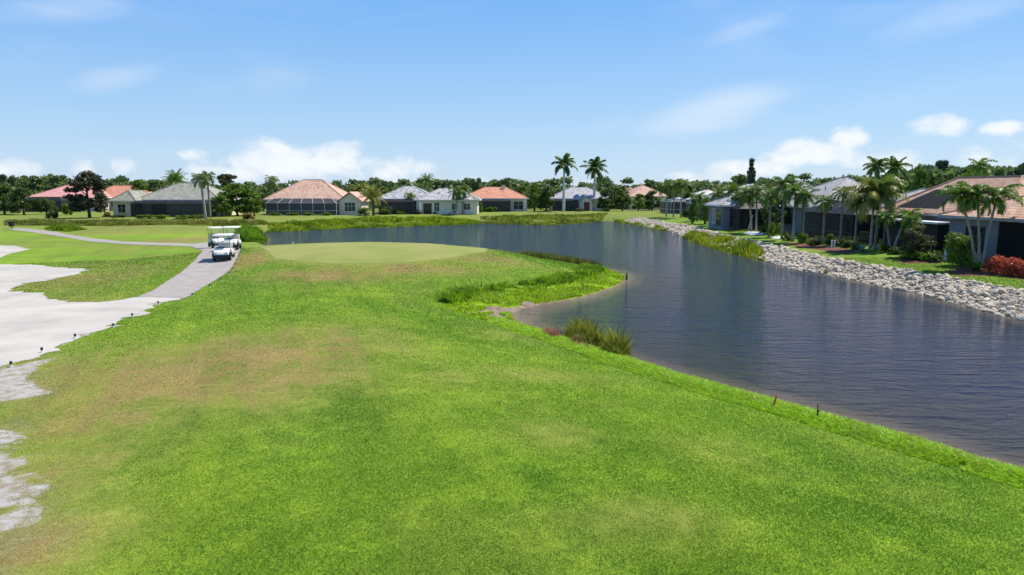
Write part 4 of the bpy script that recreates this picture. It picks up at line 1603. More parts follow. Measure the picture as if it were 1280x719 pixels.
# ------------------------------------------------------------------ trees and palms, left to right
T, Pm = tree_px, palm_px
G1 = 'trees on the far bank'
T('oak_tree', 6, 268, 226, 44, 'broad', 'leaf_dark', 'dark oak at the far left edge of the photo', group=G1)
T('oak_tree', 30, 268.5, 232, 36, 'broad', 'leaf_dark', 'second dark oak from the far left beside the pink roof', group=G1)
T('oak_tree', 58, 268, 245, 26, 'broad', 'leaf_dark', 'low dark tree in front of the pink roofed house', group=G1)
T('topiary_bush', 67, 273, 257, 19, 'shrub', 'leaf_dark', 'dark rounded bush left of the purple-leaved tree', cat='bush')
T('bush', 84, 269, 252, 15, 'shrub', 'leaf_bright', 'yellow green bush at the pink house corner', cat='bush')
T('magnolia_tree', 112, 272.5, 213, 60, 'oval', 'leaf_magnolia', 'large purple-brown leaved tree standing alone on the left lawn', n=7500, leaf=.028)
T('bush', 134, 271.5, 264.5, 12, 'shrub', 'leaf_olive', 'olive bush at the corner of the grey roofed house', cat='bush')
T('bush', 148, 272, 267, 22, 'shrub', 'leaf_olive', 'low bush under the grey house window', cat='bush', n=900, leaf=.06)
for i, (u, w) in enumerate([(180, 26), (204, 28), (230, 26), (250, 20)]):
    T('hedge_shrub', u, 273.5, 267.5, w, 'shrub', 'leaf_bright', ['low green shrub at the left end of the screened patio', 'second low shrub from the left along the screened patio',
      'third low shrub along the screened patio', 'low green shrub beside the twin palms'][i], cat='shrub', group='shrubs along the screened patio', n=900, leaf=.06)
Pm('date_palm', 222, 262, 225, 33, 'date', 'thick date palm rising behind the grey roof', y=155)
T('tree', 175, 262, 222, 34, 'broad', 'leaf_mid', 'green tree behind the left end of the grey roof', y=172, group=G1)
T('tree', 196, 262, 224, 24, 'pine', 'leaf_wood', 'thin airy tree just left of the date palm', y=165, group=G1)
Pm('foxtail_palm', 257, 274, 224, 22, 'queen', 'left palm of the pair in front of the grey roof', utop=253, bark='bark_pale', mat='palm_dark', r=.2, k=0)
Pm('foxtail_palm', 263, 272, 222, 22, 'queen', 'right palm of the pair in front of the grey roof', utop=262, bark='bark_grey', mat='palm_dark', r=.17, k=1)
T('tree', 284, 268, 217, 30, 'pine', 'leaf_olive', 'tall sparse tree behind the green clump left of the peach house', y=150, group=G1)
T('tree', 297, 270, 225, 66, 'broad', 'leaf_mid', 'broad bushy tree between the grey and peach roofs', group=G1, n=3400)
T('tree', 277, 271, 242, 30, 'broad', 'leaf_bright', 'lighter green tree beside the twin palms', group=G1)
T('tree', 318, 270, 240, 28, 'broad', 'leaf_mid', 'rounded tree touching the peach house', group=G1)
T('bush', 310, 274, 265, 19, 'shrub', 'leaf_orange', 'red and green croton bush on the bank left of the peach house', cat='bush')
Pm('palm', 342, 262, 226, 18, 'queen', 'small dark palm above the left slope of the peach roof', y=172, mat='palm_dark')
for i, (u, w) in enumerate([(345, 20), (365, 20), (386, 20), (406, 20)]):
    T('hedge_shrub', u, 269.5, 264.5, w, 'shrub', 'leaf_mid', ['dark clipped shrub at the left of the peach house porch', 'dark clipped shrub second from left before the porch',
      'dark clipped shrub third from left before the porch', 'dark clipped shrub next to the white gable wing'][i], cat='shrub', group='shrubs before the peach porch', n=700, leaf=.06)
Pm('palm', 448, 266, 238, 24, 'queen', 'palm behind the right side of the white gable', y=165, mat='palm_yellow')
Pm('date_palm', 467, 269.5, 245, 37, 'date', 'short yellow green date palm right of the gable wing', mat='palm_yellow', bark='bark')
T('bush', 455, 269, 257, 18, 'shrub', 'leaf_mid', 'green bush at the foot of the gable wing', cat='bush')
T('bush', 482, 268.5, 257, 22, 'shrub', 'leaf_dark', 'dark bush right of the yellow green date palm', cat='bush')
T('bush', 500, 268, 261, 24, 'shrub', 'leaf_mid', 'wide green bush left of the small slender palm', cat='bush')
Pm('palm', 513, 267.5, 246, 16, 'queen', 'small slender palm in front of the mottled roof', mat='palm_dark')
T('bush', 522, 268, 261, 14, 'shrub', 'leaf_olive', 'olive bush between the slender palm and the white column', cat='bush')
T('bush', 546, 267.5, 260, 18, 'shrub', 'leaf_mid', 'green bush below the white wall of the mottled roof house', cat='bush')
T('bush', 566, 267.5, 262, 16, 'shrub', 'leaf_dark', 'dark bush below the windows of the mottled roof house', cat='bush')
Pm('date_palm', 534, 262, 226, 23, 'date', 'tall date palm rising behind the mottled roof', y=175)
Pm('foxtail_palm', 571, 269, 240, 21, 'queen', 'left of two palms right of the mottled roof house', bark='bark_pale', mat='palm', r=.2)
Pm('foxtail_palm', 579, 268, 238, 20, 'queen', 'right of two palms right of the mottled roof house', bark='bark_pale', mat='palm_dark', r=.2)
T('bush', 592, 265, 253, 10, 'shrub', 'leaf_orange', 'rusty orange shrub left of the orange roofed porch', cat='bush')
T('bush', 600, 266, 250, 11, 'shrub', 'leaf_bright', 'tall lime shrub beside the rusty orange one', cat='bush')
T('bush', 614, 265, 257, 16, 'shrub', 'leaf_mid', 'green bush in front of the orange roofed porch', cat='bush')
T('tree', 652, 263.5, 229, 26, 'broad', 'leaf_mid', 'green tree at the right end of the orange roof', group=G1)
T('tree', 668, 264, 226, 24, 'broad', 'leaf_mid', 'tallest tree between the orange and lilac grey roofs', group=G1)
T('tree', 683, 264, 229, 24, 'broad', 'leaf_dark', 'dark tree touching the left of the lilac grey roof', group=G1)
Pm('royal_palm', 704.5, 264.5, 205, 33, 'royal', 'left of the two tall royal palms with white trunks', bark='bark_white', mat='palm_dark', r=.3, k=0)
Pm('royal_palm', 742.5, 263.5, 210, 33, 'royal', 'right of the two tall royal palms with white trunks', bark='bark_white', mat='palm_dark', r=.3, k=2)
for i, (u, w) in enumerate([(724, 14), (758, 14)]):
    T('bush', u, 264.5, 260, w, 'shrub', 'leaf_dark', ['dark bush between the two royal palms', 'dark bush right of the royal palms'][i], cat='bush', n=900, leaf=.05)
T('tree', 760, 263, 233, 30, 'broad', 'leaf_dark', 'dark tree right of the lilac grey roof', y=166, group=G1)
T('tree', 778, 263, 238, 26, 'broad', 'leaf_dark', 'low dark tree under the distant orange roof', y=166, group=G1)
T('tree', 798, 263.5, 240, 22, 'broad', 'leaf_mid', 'lighter tree in front of the distant peach roof', group=G1)
T('tree', 812, 263, 245, 18, 'broad', 'leaf_dark', 'low tree beside the small white roof', group=G1)
G2 = 'palms along the right row'
Pm('palm', 833, 264, 234, 24, 'queen', 'leftmost palm of the dark trio by the red flowers', group=G2, mat='palm_dark', y=138)
Pm('palm', 842, 264, 232, 24, 'queen', 'middle palm of the dark trio by the red flowers', group=G2, mat='palm_dark', y=134, bark='bark_pale')
Pm('palm', 851, 264, 231, 22, 'queen', 'rightmost palm of the dark trio by the red flowers', group=G2, mat='palm_dark', y=130)
T('bush', 828, 264.5, 257, 11, 'shrub', 'leaf_red', 'red flowering bush left of the palm trio', cat='bush', n=900, leaf=.06)
T('bush', 842, 266, 260, 18, 'shrub', 'leaf_dark', 'dark low bush under the palm trio', cat='bush', n=900, leaf=.06)
T('bush', 860, 266, 259, 12, 'shrub', 'leaf_red', 'red flowering bush right of the palm trio', cat='bush', n=900, leaf=.06)
T('bush', 890, 268, 260, 14, 'shrub', 'leaf_red', 'red flowering bush behind the round lime tree', cat='bush', n=900, leaf=.06, y=118)
T('tree', 866, 270, 245, 17, 'broad', 'leaf_mid', 'slim green tree left of the round lime tree', y=112)
T('tree', 881, 280, 243, 24, 'broad', 'leaf_bright', 'round lime green tree on the right lawn', n=2400)
Pm('palm', 915, 283.5, 240, 30, 'queen', 'slender palm in front of the grey cabana wall', group=G2, bark='bark_grey', mat='palm')
Pm('palm', 932, 286, 252, 22, 'adonidia', 'short palm just right of the slender cabana palm', group=G2, bark='bark_grey', mat='palm_dark')
Pm('palm', 939, 290, 243, 32, 'queen', 'left palm of the pair growing from white pebbles', group=G2, utop=933, bark='bark_pale', mat='palm_dark')
Pm('palm', 945, 291, 240, 28, 'queen', 'right palm of the pair growing from white pebbles', group=G2, utop=943, bark='bark_pale', mat='palm_dark')
T('norfolk_pine', 937, 262, 198, 21, 'tier', 'leaf_pine', 'narrow dark pine rising above all the right row trees', y=130, n=3000, leaf=.05)
T('tree', 925, 262, 215, 30, 'broad', 'leaf_dark', 'dark tree below the narrow pine', y=136)
T('bush', 966, 297, 273, 22, 'shrub', 'leaf_bright', 'large leafy bush right of the white pebbles', cat='bush', n=2000)
Pm('palm', 977, 299, 232, 36, 'queen', 'tall drooping palm at the left of the big pool cage', group=G2, bark='bark_grey', mat='palm_dark')
Pm('palm', 991, 302, 240, 34, 'queen', 'palm with a pale trunk at the corner of the big cage', group=G2, bark='bark_pale', mat='palm')
T('bush', 1003, 304, 288, 14, 'shrub', 'leaf_bright', 'bright bush right of the pale trunked palm', cat='bush')
T('bush', 1020, 306, 294, 22, 'shrub', 'leaf_olive', 'olive bush before the big pool cage', cat='bush')
T('bush', 1037, 306, 291, 15, 'shrub', 'leaf_mid', 'green bush beside the two white posts', cat='bush')
T('bush', 1060, 309, 297, 22, 'shrub', 'leaf_dark', 'dark bush right of the two white posts', cat='bush')
Pm('palm', 1050, 305, 242, 26, 'queen', 'thin straight palm before the middle of the cage', group=G2, bark='bark_grey', r=.10, mat='palm_dark')
Pm('palm', 1088, 311, 244, 62, 'queen', 'big drooping palm between the silver plants', group=G2, bark='bark_pale', mat='palm_yellow', k=2)
Pm('palm', 1094, 308, 238, 50, 'queen', 'taller palm right behind the big drooping one', group=G2, bark='bark_grey', mat='palm_dark', y=61)
Pm('royal_palm', 1092, 262, 208, 32, 'royal', 'left royal palm far behind the tan roof', y=115, bark='bark_pale', mat='palm_dark')
Pm('royal_palm', 1115, 262, 209, 34, 'royal', 'right royal palm far behind the tan roof', y=112, bark='bark_pale', mat='palm_dark')
Pm('palm', 1112, 314, 272, 26, 'adonidia', 'small palm leaning left in the V shaped pair', utop=1103, group=G2, bark='bark_grey', mat='palm')
Pm('palm', 1117, 314, 270, 34, 'adonidia', 'small palm leaning right in the V shaped pair', utop=1132, group=G2, bark='bark_pale', mat='palm')
T('crape_bush', 1146, 323, 279, 50, 'broad', 'leaf_olive', 'large olive and bronze shrub tree left of the three leaning palms', n=5200, leaf=.026)
T('bush', 1140, 324, 309, 34, 'shrub', 'leaf_mid', 'green bush under the olive shrub tree', cat='bush')
T('bush', 1168, 327, 312, 20, 'shrub', 'leaf_mid', 'small green bush below the air conditioner', cat='bush')
for i, (u, vb, vt, w, y, kind, mt, lb) in enumerate([
    (92, 262, 234, 30, 178, 'broad', 'leaf_wood', 'tree behind the right end of the pink roof'),
    (133, 262, 238, 26, 185, 'broad', 'leaf_mid', 'tree peeking out right of the purple-leaved tree'),
    (160, 262, 228, 30, 190, 'broad', 'leaf_wood', 'tree behind the cream house beside the orange roof'),
    (268, 270, 246, 30, 150, 'broad', 'leaf_dark', 'dark understory tree behind the twin palms'),
    (330, 268, 232, 26, 165, 'broad', 'leaf_dark', 'dark tree behind the left eave of the peach roof'),
    (455, 266, 236, 30, 168, 'broad', 'leaf_mid', 'tree behind the gable wing of the peach house'),
    (480, 266, 240, 24, 172, 'broad', 'leaf_dark', 'low tree between the date palm and the mottled roof'),
    (590, 265, 238, 26, 172, 'broad', 'leaf_mid', 'tree between the mottled and orange roofs'),
    (640, 262, 232, 34, 185, 'broad', 'leaf_wood', 'tree behind the chimney of the orange roof'),
    (676, 262, 236, 30, 178, 'broad', 'leaf_mid', 'second row tree left of the royal palms'),
    (775, 262, 230, 36, 185, 'broad', 'leaf_dark', 'large dark tree behind the right side of the lilac grey roof'),
    (815, 262, 236, 30, 172, 'broad', 'leaf_dark', 'dark tree right of the distant peach roof'),
    (862, 266, 238, 30, 150, 'broad', 'leaf_dark', 'dark tree behind the palm trio'),
    (905, 268, 240, 30, 112, 'broad', 'leaf_mid', 'bushy tree behind the slender cabana palm'),
    (955, 285, 245, 30, 92, 'broad', 'leaf_mid', 'bushy tree behind the pair of palms in pebbles'),
    (968, 285, 236, 40, 84, 'broad', 'leaf_dark', 'dark bushy tree left of the big pool cage')]):
    T('tree', u, vb, vt, w, kind, mt, lb, y=y)
for (u, vb, vt, w, kind, mt, lb) in [
    (856, 271, 262, 14, 'shrub', 'leaf_mid', 'green shrub between the palm trio and the slim tree'),
    (900, 279, 268, 16, 'shrub', 'leaf_mid', 'green shrub at the foot of the grey cabana'),
    (908, 284, 277, 14, 'shrub', 'leaf_olive', 'olive shrub left of the slender cabana palm'),
    (924, 285, 276, 16, 'shrub', 'leaf_bright', 'bright shrub right of the slender cabana palm'),
    (953, 292, 281, 14, 'shrub', 'leaf_dark', 'dark shrub right of the palms in pebbles'),
    (984, 301, 288, 16, 'shrub', 'leaf_dark', 'dark shrub between the drooping palm and the pale trunked palm'),
    (1012, 305, 297, 14, 'shrub', 'leaf_mid', 'small green shrub at the left of the big pool cage'),
    (1048, 308, 297, 16, 'shrub', 'leaf_olive', 'olive shrub at the foot of the thin straight palm'),
    (1070, 312, 303, 16, 'shrub', 'leaf_dark', 'dark shrub left of the silver plants'),
    (1106, 315, 304, 18, 'shrub', 'leaf_mid', 'green shrub between the silver plants and the V shaped palms'),
    (1122, 318, 307, 20, 'shrub', 'leaf_dark', 'dark shrub right of the V shaped palms'),
    (1158, 326, 312, 18, 'shrub', 'leaf_bright', 'lime shrub under the right side of the olive shrub tree'),
    (1172, 328, 318, 14, 'shrub', 'leaf_dark', 'dark shrub left of the white garden ornament')]:
    T('bush', u, vb, vt, w, kind, mt, lb, cat='bush', n=1500, leaf=.05)
Pm('palm', 1003, 303, 246, 30, 'queen', 'slim palm between the pale trunked palm and the thin one', group=G2, bark='bark_grey', mat='palm', r=.10)
Pm('palm', 961, 296, 244, 28, 'queen', 'palm rising out of the large leafy bush', group=G2, bark='bark_grey', mat='palm_dark', r=.12)
Pm('palm', 897, 281, 243, 24, 'queen', 'palm standing at the left corner of the grey cabana', group=G2, bark='bark_grey', mat='palm_dark', r=.12)
for (u, vb, vc, w, lb, mt) in [
    (872, 276, 248, 20, 'small palm at the right of the slim green tree', 'palm'),
    (922, 286, 246, 22, 'palm between the slender cabana palm and the short one', 'palm'),
    (1028, 306, 252, 26, 'young palm before the left half of the big pool cage', 'palm'),
    (1068, 311, 254, 26, 'young palm right of the thin straight palm', 'palm_yellow'),
    (1136, 320, 276, 26, 'low palm between the V shaped pair and the olive shrub tree', 'palm')]:
    Pm('palm', u, vb, vc, w, 'queen', lb, group=G2, bark='bark_grey', mat=mt, r=.09)
# three leaning palms
fo = gp(1222, 334)
for (du, ut, vc, w, lb, br, k) in [(-4, 1191, 244, 50, 'left palm of the three leaning from one clump', 'bark_pale', 0),
                                   (1, 1213, 246, 46, 'middle palm of the three leaning from one clump', 'bark_pale', 1),
                                   (6, 1238, 246, 54, 'right palm of the three leaning from one clump', 'bark_pale', 2)]:
    Pm('christmas_palm', 1222 + du, 334, vc, w, 'adonidia', lb, utop=ut, group='three leaning palms', bark=br, mat='palm', r=.085, k=k)

# clipped hedge beside the nearest house, and red hedges
def box_hedge(name, c, w, d, h, rz, mat, label, n, leaf, stem='bark'):
    t = empty(name, c, rz, label, 'hedge')
    rng = np.random.default_rng(int(w * 100))
    bl = [((rng.uniform(-.5, .5) * (w - .5), rng.uniform(-.5, .5) * (d - .4), rng.uniform(.25, h - .3)), rng.uniform(.28, .42)) for _ in range(int(14 * w * max(h, .8)))]
    v, f, var = leaf_cloud(bl, n, leaf, seed=3, shell=.5)
    v[:, 2] = np.maximum(v[:, 2], .02)
    np_mesh('foliage', v, f, M[mat], t, var=var)
    mb = MB()
    for i in range(max(2, int(w * 2))):
        x = (i + .5) / max(2, int(w * 2)) * w - w / 2
        mb.tube([(x, 0, -.05), (x, 0, h * .7)], [.03, .02], 5)
    mb.build('stem', M[stem], t)
    return t


g0 = gp(1203, 332) + Vector((-.2, 0, 0))
box_hedge('box_hedge', g0, 2.3, 1.0, 2.3, RZ + .2, 'leaf_bright', 'tall clipped green hedge behind the three leaning palms', 3200, .09)
ga, gb = gp(1232, 341), gp(1300, 348)
box_hedge('flower_hedge', (ga + gb) / 2, (gb - ga).length, 1.1, 1.15, math.atan2(gb.y - ga.y, gb.x - ga.x), 'leaf_red', 'red flowering hedge at the right edge of the photo', 3600, .08)

# spiky plants
def agave(u, v, r, mat, label, name='agave', nl=46):
    c = gp(u, v)
    t = empty(name, c, 0, label, 'plant')
    rng = np.random.default_rng(int(u))
    vs, fs, var = [], [], []
    for i in range(nl):
        a, up = rng.uniform(0, 2 * PI), rng.uniform(.15, 1.35)
        L = r * rng.uniform(.75, 1.1)
        d = np.array((math.cos(a) * math.cos(up), math.sin(a) * math.cos(up), math.sin(up)))
        s = np.array((-math.sin(a), math.cos(a), 0)) * r * .055
        m, e = d * L * .55, d * L - np.array((0, 0, .16 * L))
        n0 = len(vs)
        vs += [s * .7, -s * .7, m - s, m + s, e]
        fs += [((n0, n0 + 1, n0 + 2, n0 + 3)), ((n0 + 3, n0 + 2, n0 + 4))]
        var += [rng.random()] * 5
    np_mesh('leaf', np.array(vs), [np.array([f for f in fs if len(f) == 4]), np.array([f for f in fs if len(f) == 3])], M[mat], t, var=np.array(var))['label'] = 'rosette of pointed leaves'
    MB().tube([(0, 0, -.05), (0, 0, .15)], [.10 * r, .05 * r], 7).build('stem', M['bark'], t)
    return t


agave(1078, 315, .95, 'leaf_silver', 'left silver spiky plant under the big drooping palm')
agave(1096, 313, .8, 'leaf_silver', 'right silver spiky plant under the big drooping palm')
agave(1221, 338, .8, 'leaf_bright', 'bright spiky plant at the foot of the three leaning palms', 'liriope', 90)
agave(1032, 343, .5, 'leaf_bright', 'small green tuft growing among the shore rocks', 'tuft', 40)

# pebble ring, posts, ornament
def pebble_bed(c, rx, ry, label):
    t = empty('pebble_bed', c, 0, label, 'pebble bed')
    vs, fs = [(0, 0, .16)], []
    for k in range(20):
        a = 2 * PI * k / 20
        w = 1 + .12 * math.sin(3 * a + 1)
        vs += [(rx * .7 * w * math.cos(a), ry * .7 * w * math.sin(a), .15), (rx * w * math.cos(a), ry * w * math.sin(a), -.12)]
    for k in range(20):
        j = (k + 1) % 20
        fs += [(0, 1 + 2 * k, 1 + 2 * j), (1 + 2 * k, 2 + 2 * k, 2 + 2 * j, 1 + 2 * j)]
    MB().add(vs, fs).build('bed', M['gravel_white'], t, smooth=True)


pebble_bed(gp(945, 292), 1.3, 2.2, 'white pebble bed round the pair of palms')
pebble_bed(gp(972, 297.5), .8, 1.2, 'smaller white pebble bed beside the large leafy bush')
for i, (u, lb) in enumerate([(1039.5, 'left of the two short white posts before the pool cage'), (1043, 'right of the two short white posts before the pool cage')]):
    c = gp(u, 309)
    o = MB().tube([(0, 0, -.1), (0, 0, .62), (0, 0, .66)], [.07, .07, .03], 8).build('white_post', M['white_paint'])
    o.location = c
    tag(o, lb, 'post', 'white garden posts')
c = gp(1181, 326)
t = empty('garden_statue', c, .4, 'small white garden ornament beside the clipped hedge', 'statue')
MB().tube([(0, 0, 0), (0, 0, .10), (0, 0, .3)], [.2, .16, .1], 8).build('pedestal', M['white_paint'], t)
MB().tube([(0, 0, .3), (.04, 0, .45), (.02, 0, .62), (0, 0, .7), (0, 0, .80), (0, 0, .86)], [.08, .15, .12, .05, .08, .02], 8).build('figure', M['white_paint'], t, smooth=True)
p_a = gp(935, 289)
t = MB().tube([(0, 0, -.1), (.25, 0, 1.2), (.55, 0, 2.1)], [.08, .07, .05], 7).build('leaning_trunk', M['bark_white'])
t.location = p_a
tag(t, 'bare pale trunk leaning beside the white pebble bed', 'tree trunk')

# ------------------------------------------------------------------ background wood and skyline trees
bl = []
rng = np.random.default_rng(5)
prof = [(-200, 226), (0, 226), (60, 223), (120, 228), (200, 226), (260, 232), (320, 231), (420, 230), (470, 228), (560, 228), (640, 225), (720, 230), (800, 229), (880, 228), (960, 226),
        (1040, 226), (1100, 222), (1160, 212), (1220, 212), (1280, 212), (1480, 212)]
for layer, (yy, n, dv) in enumerate(((250, 200, 0), (285, 170, -1), (225, 120, 5))):
    for i in range(n):
        u = -180 + 1640 * (i + rng.random()) / n
        vt = np.interp(u, [a for a, b in prof], [b for a, b in prof]) + dv + rng.normal(0, 3.0)
        d0 = yy + rng.uniform(-14, 14)
        if u > 1120: d0 *= .62
        top = py(u, vt, d0)
        gz = 1.25
        H = top.z - gz
        R_ = H * rng.uniform(.20, .32)
        bl.append(((top.x, d0, top.z - R_ * .45), (R_, R_, R_ * .5)))
        for _ in range(3):
            bl.append(((top.x + rng.normal(0, R_ * .7), d0 + rng.normal(0, R_ * .5), gz + H * rng.uniform(.3, .75)), (R_ * .9, R_ * .9, R_ * .7)))
        bl.append(((top.x + rng.normal(0, R_ * .8), d0 - 3, gz + H * .12), (R_ * 1.1, R_ * .8, H * .16)))
for i in range(150):
    u = -160 + 1500 * (i + rng.random()) / 150
    d0 = rng.uniform(186, 205)
    if u > 1000: continue
    x_ = py(u, 250, d0).x
    H = rng.uniform(3.0, 6.0)
    bl.append(((x_, d0, 1.2 + H * .55), (2.6, 2.0, H * .45)))
    bl.append(((x_ + rng.normal(0, 2), d0 - 1.5, 1.2 + H * .25), (2.4, 1.6, H * .3)))
v, f, var = leaf_cloud(bl, 240000, .72, seed=8, shell=.4)
o = np_mesh('woods', v, f, M['leaf_wood'], var=var)
tag(o, 'dark wood along the horizon behind the houses', 'woods', kind='stuff')
G3 = 'skyline trees'
T('pine_tree', 12, 262, 217, 22, 'pine', 'leaf_wood', 'round topped pine at the far left of the skyline', y=215, group=G3, n=1200, leaf=.05)
T('pine_tree', 45, 262, 219, 26, 'pine', 'leaf_wood', 'skyline pine above the pink roof', y=215, group=G3, n=1200, leaf=.05)
T('pine_tree', 76, 262, 217, 26, 'pine', 'leaf_wood', 'skyline pine left of the purple-leaved tree', y=215, group=G3, n=1200, leaf=.05)
T('pine_tree', 478, 262, 226, 18, 'pine', 'leaf_wood', 'skyline pine above the mottled roof', y=215, group=G3, n=1200, leaf=.05)
T('pine_tree', 596, 262, 222, 16, 'pine', 'leaf_wood', 'skyline pine above the left end of the orange roof', y=215, group=G3, n=1200, leaf=.05)
T('pine_tree', 632, 262, 221, 18, 'pine', 'leaf_wood', 'skyline pine above the right end of the orange roof', y=215, group=G3, n=1200, leaf=.05)
T('tree', 832, 262, 221, 20, 'broad', 'leaf_dark', 'dark rounded tree behind the distant peach roof', y=190, group=G3)
T('tree', 1028, 262, 219, 26, 'broad', 'leaf_mid', 'rounded green tree behind the big grey roof', y=135, group=G3)
T('tree', 985, 262, 213, 30, 'broad', 'leaf_mid', 'feathery tall tree behind the drooping palms', y=100, group=G3)
T('pine_tree', 1174, 262, 201, 20, 'pine', 'leaf_pine', 'round headed pine behind the tan roof', y=140, group=G3, n=1600, leaf=.05)
T('tree', 1146, 262, 205, 30, 'broad', 'leaf_mid', 'leafy tree right of the far royal palms', y=110, group=G3)
Pm('palm', 1220, 262, 208, 30, 'queen', 'feathery palm behind the right end of the tan roof', y=105, mat='palm')
T('tree', 1205, 262, 208, 34, 'broad', 'leaf_bright', 'bright green tree behind the tan roof ridge', y=100, group=G3)
T('pine_tree', 1270, 262, 205, 30, 'pine', 'leaf_pine', 'dark pine at the far right of the skyline', y=120, group=G3, n=1600, leaf=.05)
T('tree', 1245, 262, 207, 32, 'broad', 'leaf_dark', 'dark tree left of the far right pine', y=125, group=G3)


# ------------------------------------------------------------------ golf carts
def prism(mb, prof, x0, x1, taper=0.0):
    """closed side profile (y, z) extruded across x"""
    n = len(prof)
    zc = [p[1] for p in prof]
    vs = [(x0 + taper * k, y, z) for k, (y, z) in zip([0] * n, prof)] + [(x1, y, z) for y, z in prof]
    fs = [tuple(range(n)), tuple(range(2 * n - 1, n - 1, -1))]
    for i in range(n):
        j = (i + 1) % n
        fs.append((i, n + i, n + j, j))
    return mb.add(vs, fs)


def make_cart(loc, rz, label):
    t = empty('golf_cart', loc, rz, label, 'golf cart', 'white golf carts parked on the path')
    mb = MB()
    prism(mb, [(-1.22, .36), (-1.25, .52), (-1.16, .68), (-.92, .82), (-.62, .90), (-.46, .92), (-.42, .80), (-.50, .34), (-1.0, .30)], -.50, .50)
    mb.build('body', M['cart_white'], t, bevel=.035, smooth=True)
    mb = MB()
    prism(mb, [(.30, .34), (.24, .60), (.95, .74), (1.20, .66), (1.22, .40), (1.0, .32)], -.56, .56)
    mb.build('rear_body', M['cart_white'], t, bevel=.035, smooth=True)
    for s in (-1, 1):
        f = MB()
        for k in range(7):
            a0, a1 = PI * (k / 7), PI * ((k + 1) / 7)
            y0, z0, y1, z1 = -.82 - .30 * math.cos(a0), .30 + .30 * math.sin(a0), -.82 - .30 * math.cos(a1), .30 + .30 * math.sin(a1)
            xa, xb = sorted((s * .47, s * .64))
            f.add([(xa, y0, z0), (xb, y0, z0), (xb, y1, z1), (xa, y1, z1), (xa, y0 * .99 - .0, z0 + .03), (xb, y0, z0 + .03), (xb, y1, z1 + .03), (xa, y1, z1 + .03)],
                  [(3, 2, 1, 0), (4, 5, 6, 7), (0, 1, 5, 4), (1, 2, 6, 5), (2, 3, 7, 6), (3, 0, 4, 7)])
        f.build('fender', M['cart_black'], t)
    MB().box(-.54, .54, -.52, .34, .26, .33).build('floor', M['cart_black'], t, bevel=.01)
    MB().box(-.54, .54, -1.31, -1.20, .22, .47).build('bumper', M['cart_black'], t, bevel=.03)
    MB().box(-.50, .50, .22, .74, .62, .78).build('seat', M['seat'], t, bevel=.04, smooth=True)
    MB().add([(-.50, .70, .78), (.50, .70, .78), (.50, .84, 1.22), (-.50, .84, 1.22), (-.50, .82, .76), (.50, .82, .76), (.50, .94, 1.2), (-.50, .94, 1.2)],
             [(0, 1, 2, 3), (7, 6, 5, 4), (1, 0, 4, 5), (2, 1, 5, 6), (3, 2, 6, 7), (0, 3, 7, 4)]).build('backrest', M['seat'], t, bevel=.03, smooth=True)
    r = MB().box(-.62, .62, -.80, 1.12, 1.78, 1.88)
    r.build('roof', M['cart_white'], t, bevel=.045, smooth=True)
    for s in (-1, 1):
        MB().bar((s * .50, -.56, .90), (s * .54, -.66, 1.79), .022).build('front_strut', M['cart_black'], t)
        MB().bar((s * .52, 1.02, .68), (s * .54, .98, 1.79), .022).build('rear_strut', M['cart_black'], t)
    MB().add([(-.49, -.575, .93), (.49, -.575, .93), (.52, -.655, 1.70), (-.52, -.655, 1.70)], [(0, 1, 2, 3)]).build('windshield', M['screen_clear'], t)
    MB().box(-.42, .42, -.46, -.36, .86, 1.0).build('dashboard', M['cart_black'], t, bevel=.02)
    sw = MB()
    for k in range(14):
        a0, a1 = 2 * PI * k / 14, 2 * PI * (k + 1) / 14
        c = Vector((.24, -.18, 1.02))
        ax, ay = Vector((1, 0, 0)), Vector((0, .55, .83))
        sw.bar(c + (ax * math.cos(a0) + ay * math.sin(a0)) * .17, c + (ax * math.cos(a1) + ay * math.sin(a1)) * .17, .014)
    sw.bar((.24, -.18, 1.02), (.24, -.42, .86), .02)
    sw.build('steering_wheel', M['cart_black'], t)
    for s in (-1, 1):
        MB().box(s * .36 - .10, s * .36 + .10, -1.235, -1.12, .60, .67).build('headlight', M['lamp'], t, bevel=.015)
    for sx in (-1, 1):
        for yy in (-.82, .78):
            w = MB().tube([(sx * .42, yy, .235), (sx * .44, yy, .235), (sx * .60, yy, .235), (sx * .62, yy, .235)], [.19, .235, .235, .19], 18).build('wheel', M['tyre'], t, smooth=False)
            MB().tube([(sx * .615, yy, .235), (sx * .632, yy, .235)], [.13, .11], 12).build('rim', M['rim'], w)
    # bag rack behind the seat
    rk = MB()
    rk.bar((-.4, 1.15, .70), (-.4, 1.10, 1.25), .018).bar((.4, 1.15, .70), (.4, 1.10, 1.25), .018).bar((-.4, 1.10, 1.25), (.4, 1.10, 1.25), .018)
    rk.build('bag_rack', M['cart_black'], t)
    return t


c1 = gp(274, 327)
cart = make_cart(c1 + Vector((0, .9, .03)), .24, 'front white golf cart facing down the path')
c2, c3 = gp(266, 310.5), gp(285, 313.5)
copy_thing(cart, c2 + Vector((0, .9, .03)), .58, None, 'rear left golf cart partly hidden by the front one')
copy_thing(cart, c3 + Vector((.0, .9, .03)), .24, None, 'rear right golf cart beside the lake side of the path')

